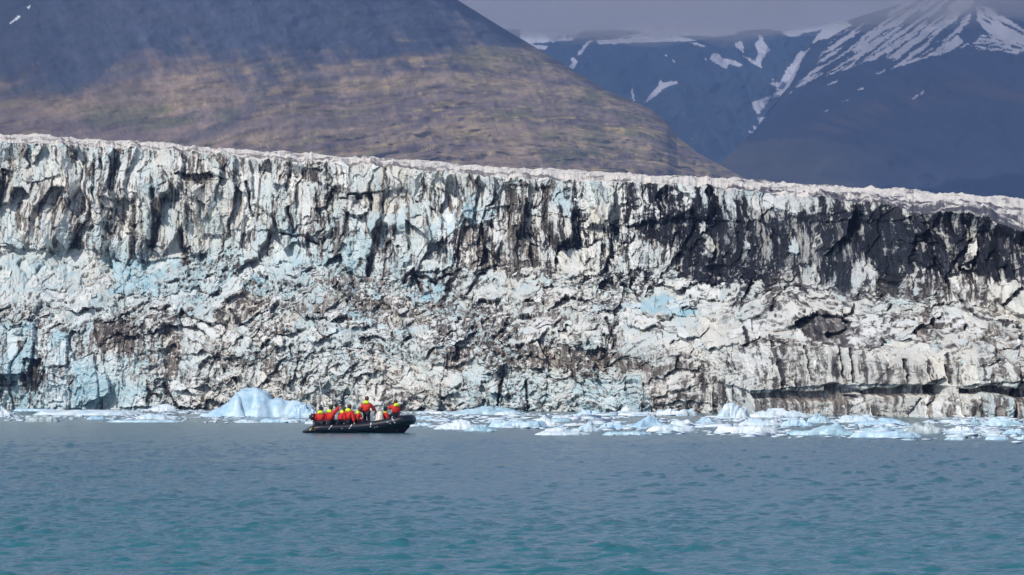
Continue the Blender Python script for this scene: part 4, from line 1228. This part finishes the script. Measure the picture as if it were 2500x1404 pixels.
def person(loc, yaw, label, lean=0.12, side_lean=0.0, sit=True, hands=None, head_yaw=0.0, head_pitch=0.0, hat=None, hair=None,
           sleeve_band=False, hood='down', cat="person", scale=1.0, torso=0.47):
    """local frame: +y forward, +x right hand side; loc = seat or foot point in boat coordinates"""
    root = bpy.data.objects.new("person", None); C.objects.link(root)
    Mb = boat_matrix
    w = Mb @ Vector(loc)
    root.location = w
    root.rotation_euler = (0, 0, boat.rotation_euler.z - yaw)
    root.scale = (scale,) * 3
    tag(root, label, cat, "people aboard the inflatable boat")
    V = Vector
    ph = 0.12 if sit else 0.93
    pel = V((0, 0, ph))
    up = V((math.sin(side_lean), math.sin(lean), math.cos(lean) * math.cos(side_lean))).normalized()
    right = V((1, 0, 0)); right = (right - up * right.dot(up)).normalized()
    fwd = up.cross(right)
    belly = pel + up * torso * 0.33; chest = pel + up * torso * 0.78; nb = pel + up * (torso + 0.07)
    shR, shL = chest + right * 0.185 + up * 0.055, chest - right * 0.185 + up * 0.055
    hf = (Matrix.Rotation(-head_yaw, 3, 'Z') @ V((fwd.x, fwd.y, 0)).normalized())
    hf = (hf + V((0, 0, head_pitch))).normalized()
    hc = nb + up * 0.145 + V((0, 0, 0.03)) + V((fwd.x, fwd.y, 0)) * 0.03
    nodes = [(pel, .13), (belly, .125), (chest, .14), (nb, .058), (hc - V((0, 0, .06)) + hf * .012, .072), (hc + V((0, 0, .015)), .095), (hc + V((0, 0, .075)) - hf * .01, .078)]
    edges = [(0, 1), (1, 2), (2, 3), (3, 4), (4, 5), (5, 6)]
    jn = [(pel + V((0, 0, 0.02)), .20), (belly, .225), (chest, .235), (nb - up * 0.02, .11)]; je = [(0, 1), (1, 2), (2, 3)]
    hands = hands or {}
    wrists = []
    for sgn, sh, key in ((1, shR, 'R'), (-1, shL, 'L')):
        tgt = V(hands.get(key, (sgn * 0.20, 0.30, ph + 0.12)))
        pole = V(hands.get(key + 'p', (sgn * 0.6, -0.5, -0.8)))
        el, wr = two_bone(sh, tgt, 0.285, 0.255, pole)
        i = len(nodes); nodes += [(sh, .06), (el, .046), (wr, .03)]
        edges += [(2, i), (i, i + 1), (i + 1, i + 2)]
        j = len(jn); wj = wr - (wr - el).normalized() * 0.02
        jn += [(sh - right * sgn * -0.005, .125), (el, .10), (wj, .07)]; je += [(2, j), (j, j + 1), (j + 1, j + 2)]
        wrists.append((sgn, el, wr))
    tn = [(pel + V((0, 0, .02)), .16)]; te = []; boots = []
    for sgn in (1, -1):
        hp = pel + right * sgn * 0.095 - V((0, 0, 0.02))
        if sit:
            kn = hp + V((sgn * 0.06, 0.42, 0.0)); an = kn + V((0, 0.06, -0.38))
        else:
            kn = hp + V((sgn * 0.03, 0.06, -0.42)); an = V((sgn * 0.13, 0.0, 0.09))
        i = len(nodes); nodes += [(hp, .085), (kn, .058), (an, .042)]; edges += [(0, i), (i, i + 1), (i + 1, i + 2)]
        j = len(tn); tn += [(hp, .115), (kn, .09), (an + (kn - an) * 0.12, .078)]; te += [(0, j), (j, j + 1), (j + 1, j + 2)]
        boots.append(an)
    body_me = skinned(nodes, edges, 1)
    bm = bmesh.new(); bm.from_mesh(body_me); bpy.data.meshes.remove(body_me)
    for f in bm.faces: f.material_index = 0
    def addbm(b2, mi=0):
        t = bpy.data.meshes.new("t"); 
        for f in b2.faces: f.material_index = mi
        b2.to_mesh(t); b2.free(); bm.from_mesh(t); bpy.data.meshes.remove(t)
    # face: nose, ears, eyes, mouth
    hs = hf.cross(V((0, 0, 1))).normalized()
    def ball(c, rx, ry, rz, mi):
        b = bmesh.new(); bmesh.ops.create_uvsphere(b, u_segments=8, v_segments=6, radius=1)
        Mx = Matrix((hs, hf, V((0, 0, 1)))).transposed()
        for v in b.verts: v.co = Mx @ V((v.co.x * rx, v.co.y * ry, v.co.z * rz)) + c
        addbm(b, mi)
    ball(hc + hf * .100, .015, .026, .026, 0)
    for s in (1, -1):
        ball(hc + hs * s * .088, .012, .02, .032, 0)
        ball(hc + hf * .083 + hs * s * .034 + V((0, 0, .022)), .014, .012, .009, 1)
    ball(hc + hf * .083 - V((0, 0, .055)), .026, .010, .007, 2)
    # hands: palm, four bent fingers of unequal length and a thumb from the side
    for sgn, el, wr in wrists:
        d = (wr - el).normalized(); sd = d.cross(V((0, 0, 1)))
        if sd.length < 0.1: sd = V((1, 0, 0))
        sd.normalize(); nrm = sd.cross(d)
        pc = wr + d * 0.085
        addbm(sweep([wr, wr + d * 0.03, pc, pc + d * 0.01], [.026, .036, .042, .030], 10, squash=0.55))
        for q, ln in enumerate((0.072, 0.082, 0.076, 0.058)):
            o_ = pc + sd * (q - 1.5) * 0.019
            p1 = o_ + d * ln * 0.5 - nrm * 0.006; p2 = p1 + (d * 0.8 - nrm * 0.6).normalized() * ln * 0.3; p3 = p2 + (d * 0.4 - nrm).normalized() * ln * 0.22
            addbm(sweep([o_, p1, p2, p3], [.0095, .009, .008, .006], 6))
        t0 = wr + d * 0.035 - sd * 0.03; t1 = t0 + (d - sd * 0.9).normalized() * 0.035; t2 = t1 + (d * 1.2 - nrm * 0.3).normalized() * 0.03
        addbm(sweep([t0, t1, t2], [.012, .010, .007], 6))
    me = bpy.data.meshes.new("body"); bm.to_mesh(me); bm.free()
    for m_ in (M_SKIN, M_HAIRD, M_KNITR): me.materials.append(m_)
    link_mesh("body", me, None, root, True)
    link_mesh("jacket", skinned(jn, je, 1), M_RED, root, True)
    # jacket hem lies over the trousers
    link_mesh("trousers", skinned(tn, te, 1), M_NAVY, root, True)
    for an in boots:
        part("boot", sweep([an + V((0, -0.05, .05)), an + V((0, -.03, -0.03)), an + V((0, 0.08, -0.045)), an + V((0, .17, -0.05))], [.06, .062, .052, .035], 10), M_DARK, root)
    # hood lying on the nape, with collar
    hoodc = nb - fwd * 0.11 + V((0, 0, -0.012))
    b = bmesh.new(); bmesh.ops.create_uvsphere(b, u_segments=18, v_segments=12, radius=1)
    for v in b.verts:
        p = v.co.copy(); k = 1 + 0.10 * math.sin(p.x * 5 + 2) * math.cos(p.z * 4)
        wid = 0.165 * (0.72 + 0.28 * (1 - p.z) * 0.5 + 0.1 * (p.z > 0))
        v.co = hoodc + right * p.x * wid * 1.12 * k + fwd * p.y * 0.105 * k + up * (p.z * 0.105 * k - 0.02 * p.x * p.x)
    part("hood", b, M_HOOD, root)
    colr = [nb + right * 0.085 * math.cos(t) + fwd * (0.085 * math.sin(t) + 0.01) + up * 0.005 * math.sin(t) for t in np.linspace(0, 2 * math.pi, 17)]
    part("collar", sweep(colr, 0.032, 8, cap=False), M_HOOD, root)
    if hair is not None:
        b = bmesh.new(); bmesh.ops.create_uvsphere(b, u_segments=14, v_segments=10, radius=1)
        for v in b.verts:
            p = v.co
            q = V((p.x * .112, p.y * .122 - 0.016, p.z * .118 + .02))
            if q.y > 0.05 and q.z < 0.06: q.y = 0.05
            if p.z < -0.2: q.z -= 0.02
            v.co = hs * q.x + hf * q.y + V((0, 0, q.z)) + hc
        part("hair", b, hair, root)
    if hat is not None:
        b = bmesh.new(); bmesh.ops.create_uvsphere(b, u_segments=14, v_segments=10, radius=1)
        for v in b.verts:
            p = v.co; z = max(p.z, -0.12)
            v.co = hs * p.x * .122 + hf * (p.y * .132 - .008) + V((0, 0, z * .125 + .048)) + hc
        ht = part("knit_hat", b, hat[0], root)
        if hat[1]:
            b = bmesh.new(); bmesh.ops.create_icosphere(b, subdivisions=2, radius=0.05)
            for v in b.verts: v.co = v.co + hc + V((0, 0, 0.20)) - hf * 0.02
            part("pompom", b, hat[0], ht)
    if sleeve_band:
        sgn, el, wr = wrists[0]
        m0 = shR + (el - shR) * 0.62; m1 = shR + (el - shR) * 0.86
        part("reflective_band", sweep([m0, m1], [.096, .092], 14), M_REFL, root)
    return root, hc, hf, wrists
bpy.context.view_layer.update()
boat_matrix = Matrix.Translation(boat.location) @ Matrix.Rotation(boat.rotation_euler.z, 4, 'Z')
seat = lambda x, dy=0.0: tuple(tube_at(x)[0] + Vector((0, 0.04 + dy, tube_at(x)[1] * 0.98 + 0.03)))
person(seat(0.97), R(5), "person in dark bobble hat sitting at the stern looking back", scale=0.97, lean=0.05, hands={'R': (0.36, 0.12, 0.02), 'L': (-0.18, 0.3, 0.16)}, head_yaw=R(-85), hat=(M_KNITD, True), hair=M_HAIRD)
person(seat(1.50), R(42), "person raising one arm high toward the glacier", scale=1.04, lean=0.05, hands={'R': (0.30, 0.50, 1.02), 'Rp': (0.3, 0, -1), 'L': (-0.1, .35, .2)}, head_yaw=R(-10), head_pitch=0.2, hat=(M_KNITG, False), hair=M_HAIRD)
person(seat(2.02), R(58), "person hunched forward with green hat between arm raiser and upright sitter", scale=0.98, lean=0.42, hands={'R': (0.12, 0.38, 0.14)}, head_yaw=R(20), head_pitch=-0.3, hat=(M_KNITG, False), hair=M_HAIRB, torso=0.45)
person(seat(2.50), R(35), "upright bare headed sitter resting a hand down on the tube", scale=1.06, lean=0.06, hands={'R': (0.34, 0.02, 0.0), 'Rp': (0.8, -0.3, 0), 'L': (-0.1, .32, .2)}, head_yaw=R(5), hair=M_HAIRB)
person(tuple(Vector(seat(2.92)) + Vector((0, 0.10, -0.06))), R(62), "crouching person with white reflective band on the sleeve beside the helmsman", scale=0.95, lean=0.30, hands={'R': (0.05, 0.36, 0.05), 'Rp': (0.9, 0, -0.3), 'L': (-0.25, .45, .05)}, head_yaw=R(0), head_pitch=-0.15, hair=M_HAIRB, hat=(M_KNITR, False), sleeve_band=True, torso=0.44)
person((3.42, -0.28, 0.15), R(14), "helmsman standing at the white console with back turned", lean=0.05, sit=False, hands={'R': (0.42, 0.36, 1.02), 'Rp': (1, -0.2, -0.5), 'L': (-0.22, 0.10, 0.95)}, head_yaw=R(0), hair=M_HAIRB, hat=(M_KNITR, False), torso=0.50, scale=1.0)
person((4.52, 0.12, 0.50), R(80), "person with long black hair leaning against the front of the console", scale=0.97, lean=-0.18, hands={'R': (0.16, 0.22, 0.14)}, head_yaw=R(25), hair=M_HAIRD, hat=(M_KNITD, False), torso=0.44)
pb = person(tuple(Vector(seat(5.06, 0.02)) + Vector((0, 0, -0.02))), R(-28), "person alone at the bow holding a black camera", scale=1.0, lean=0.10, hands={'L': (-0.10, 0.30, 0.60), 'Lp': (-1, 0, -.7), 'R': (0.06, 0.30, 0.58)}, head_yaw=R(-12), hair=M_HAIRB, torso=0.44)
# camera and phone held in hands
def held(name, prt, local, size, label, cat, lens=False):
    rt = bpy.data.objects.new(name, None); C.objects.link(rt)
    rt.location = prt.matrix_basis @ Vector(local); rt.rotation_euler = prt.rotation_euler
    tag(rt, label, cat)
    b = bmesh.new(); bm_box(b, 0, 0, 0, size[0], size[1], size[2], 0.006); part("body_shell", b, M_DARK, rt)
    if lens:
        part("lens", sweep([(0, 0.02, 0), (0, 0.13, 0)], [0.038, 0.042], 12), M_DARK, rt)
        b = bmesh.new(); bm_box(b, 0, 0, size[2] * 0.6, 0.045, 0.05, 0.03, 0.006); part("viewfinder", b, M_DARK, rt)
    return rt
held("photo_camera", pb[0], (-0.03, 0.39, 0.68), (0.14, 0.07, 0.10), "black camera held up by the person at the bow", "camera", True)

# ------------------------------------------------------------------ unseen cloud deck above the frame, added to shade parts of the mountains
def build_shade_cloud():
    m = bpy.data.materials.new("shade_cloud"); m.use_nodes = True
    n, l = m.node_tree.nodes, m.node_tree.links
    n.remove(n["Principled BSDF"])
    df = n.new("ShaderNodeBsdfDiffuse"); df.inputs["Color"].default_value = (0.85, 0.86, 0.9, 1)
    tr = n.new("ShaderNodeBsdfTranslucent"); tr.inputs["Color"].default_value = (0.85, 0.87, 0.95, 1)
    tp = n.new("ShaderNodeBsdfTransparent")
    a = n.new("ShaderNodeMixShader"); a.inputs[0].default_value = 0.5
    l.new(df.outputs[0], a.inputs[1]); l.new(tr.outputs[0], a.inputs[2])
    b = n.new("ShaderNodeMixShader"); b.inputs[0].default_value = 0.5
    l.new(tp.outputs[0], b.inputs[1]); l.new(a.outputs[0], b.inputs[2])
    l.new(b.outputs[0], n["Material Output"].inputs["Surface"])
    nx, ny = 150, 130
    A, B = np.meshgrid(np.linspace(0, 1, nx), np.linspace(0, 1, ny))
    X = -4200 + 5400 * A
    front = 3050 + 260 * (fbm(X / 420.0, X * 0, 4, 901) - 0.5) * 2 + 0.10 * (X + 900)
    Y = front + (4700 - front + 300 * (fbm(X / 420.0, X * 0, 3, 903) - .5)) * B
    e = np.minimum(np.minimum(A, 1 - A) * 12, np.minimum(B * 26, (1 - B) * 10))
    e = np.clip(e, 0, 1) ** 0.5
    lump = fbm(X / 600.0, Y / 600.0, 4, 905)
    top = 1620 + 260 * e * lump * 1.6
    bot = 1620 - 160 * e * (0.5 + 0.6 * fbm(X / 500.0, Y / 500.0, 4, 909))
    co = np.concatenate([np.stack([X, Y, bot], -1).reshape(-1, 3), np.stack([X, Y, top], -1).reshape(-1, 3)])
    fa = np.concatenate([grid_faces(ny, nx)[:, ::-1], grid_faces(ny, nx, nx * ny)])
    tag(link_mesh("cloud", mesh_np("cloud", co, fa), m, smooth=True), kind="stuff")
build_shade_cloud()
def build_mist():
    """low cloud clinging to the summits"""
    m = bpy.data.materials.new("summit_cloud"); m.use_nodes = True
    n, l = m.node_tree.nodes, m.node_tree.links
    n.remove(n["Principled BSDF"])
    v = n.new("ShaderNodeVolumePrincipled")
    v.inputs["Color"].default_value = (1.0, 0.96, 1.0, 1)
    v.inputs["Density"].default_value = 0.0022
    v.inputs["Anisotropy"].default_value = -0.62
    l.new(v.outputs[0], n["Material Output"].inputs["Volume"])
    bm = bmesh.new(); bmesh.ops.create_uvsphere(bm, u_segments=160, v_segments=60, radius=1)
    co = np.array([v_.co[:] for v_ in bm.verts])
    d = 1 + 0.55 * (fbm(co[:, 0] * 9 + 3, co[:, 1] * 3 + co[:, 2] * 3 + 7, 5, 951, 0.6) - 0.5) * 2
    for v_, k, c_ in zip(bm.verts, d, co):
        v_.co = Vector((c_[0] * 1150 + 620, c_[1] * 700 + 6300, max(c_[2] * k, -1.6) * 70 + 632 + 18 * math.sin(c_[0] * 5 + 1)))
    me = bpy.data.meshes.new("cloud"); bm.to_mesh(me); bm.free()
    tag(link_mesh("cloud", me, m, smooth=True), kind="stuff")
build_mist()

# ------------------------------------------------------------------ haze
def build_haze():
    m = bpy.data.materials.new("haze_air"); m.use_nodes = True
    n, l = m.node_tree.nodes, m.node_tree.links
    n.remove(n["Principled BSDF"])
    v = n.new("ShaderNodeVolumePrincipled")
    v.inputs["Color"].default_value = (0.30, 0.50, 1.0, 1)
    v.inputs["Density"].default_value = 0.000095
    v.inputs["Anisotropy"].default_value = 0.0
    l.new(v.outputs[0], n["Material Output"].inputs["Volume"])
    x0, x1, y0, y1, z0, z1 = -9500, 9500, -300, 15000, -60, 1150
    co = np.array([[x, y, z] for z in (z0, z1) for y in (y0, y1) for x in (x0, x1)], float)
    fa = np.array([[0, 2, 3, 1], [4, 5, 7, 6], [0, 1, 5, 4], [2, 6, 7, 3], [0, 4, 6, 2], [1, 3, 7, 5]])
    tag(link_mesh("haze", mesh_np("haze", co, fa), m), kind="stuff")
build_haze()
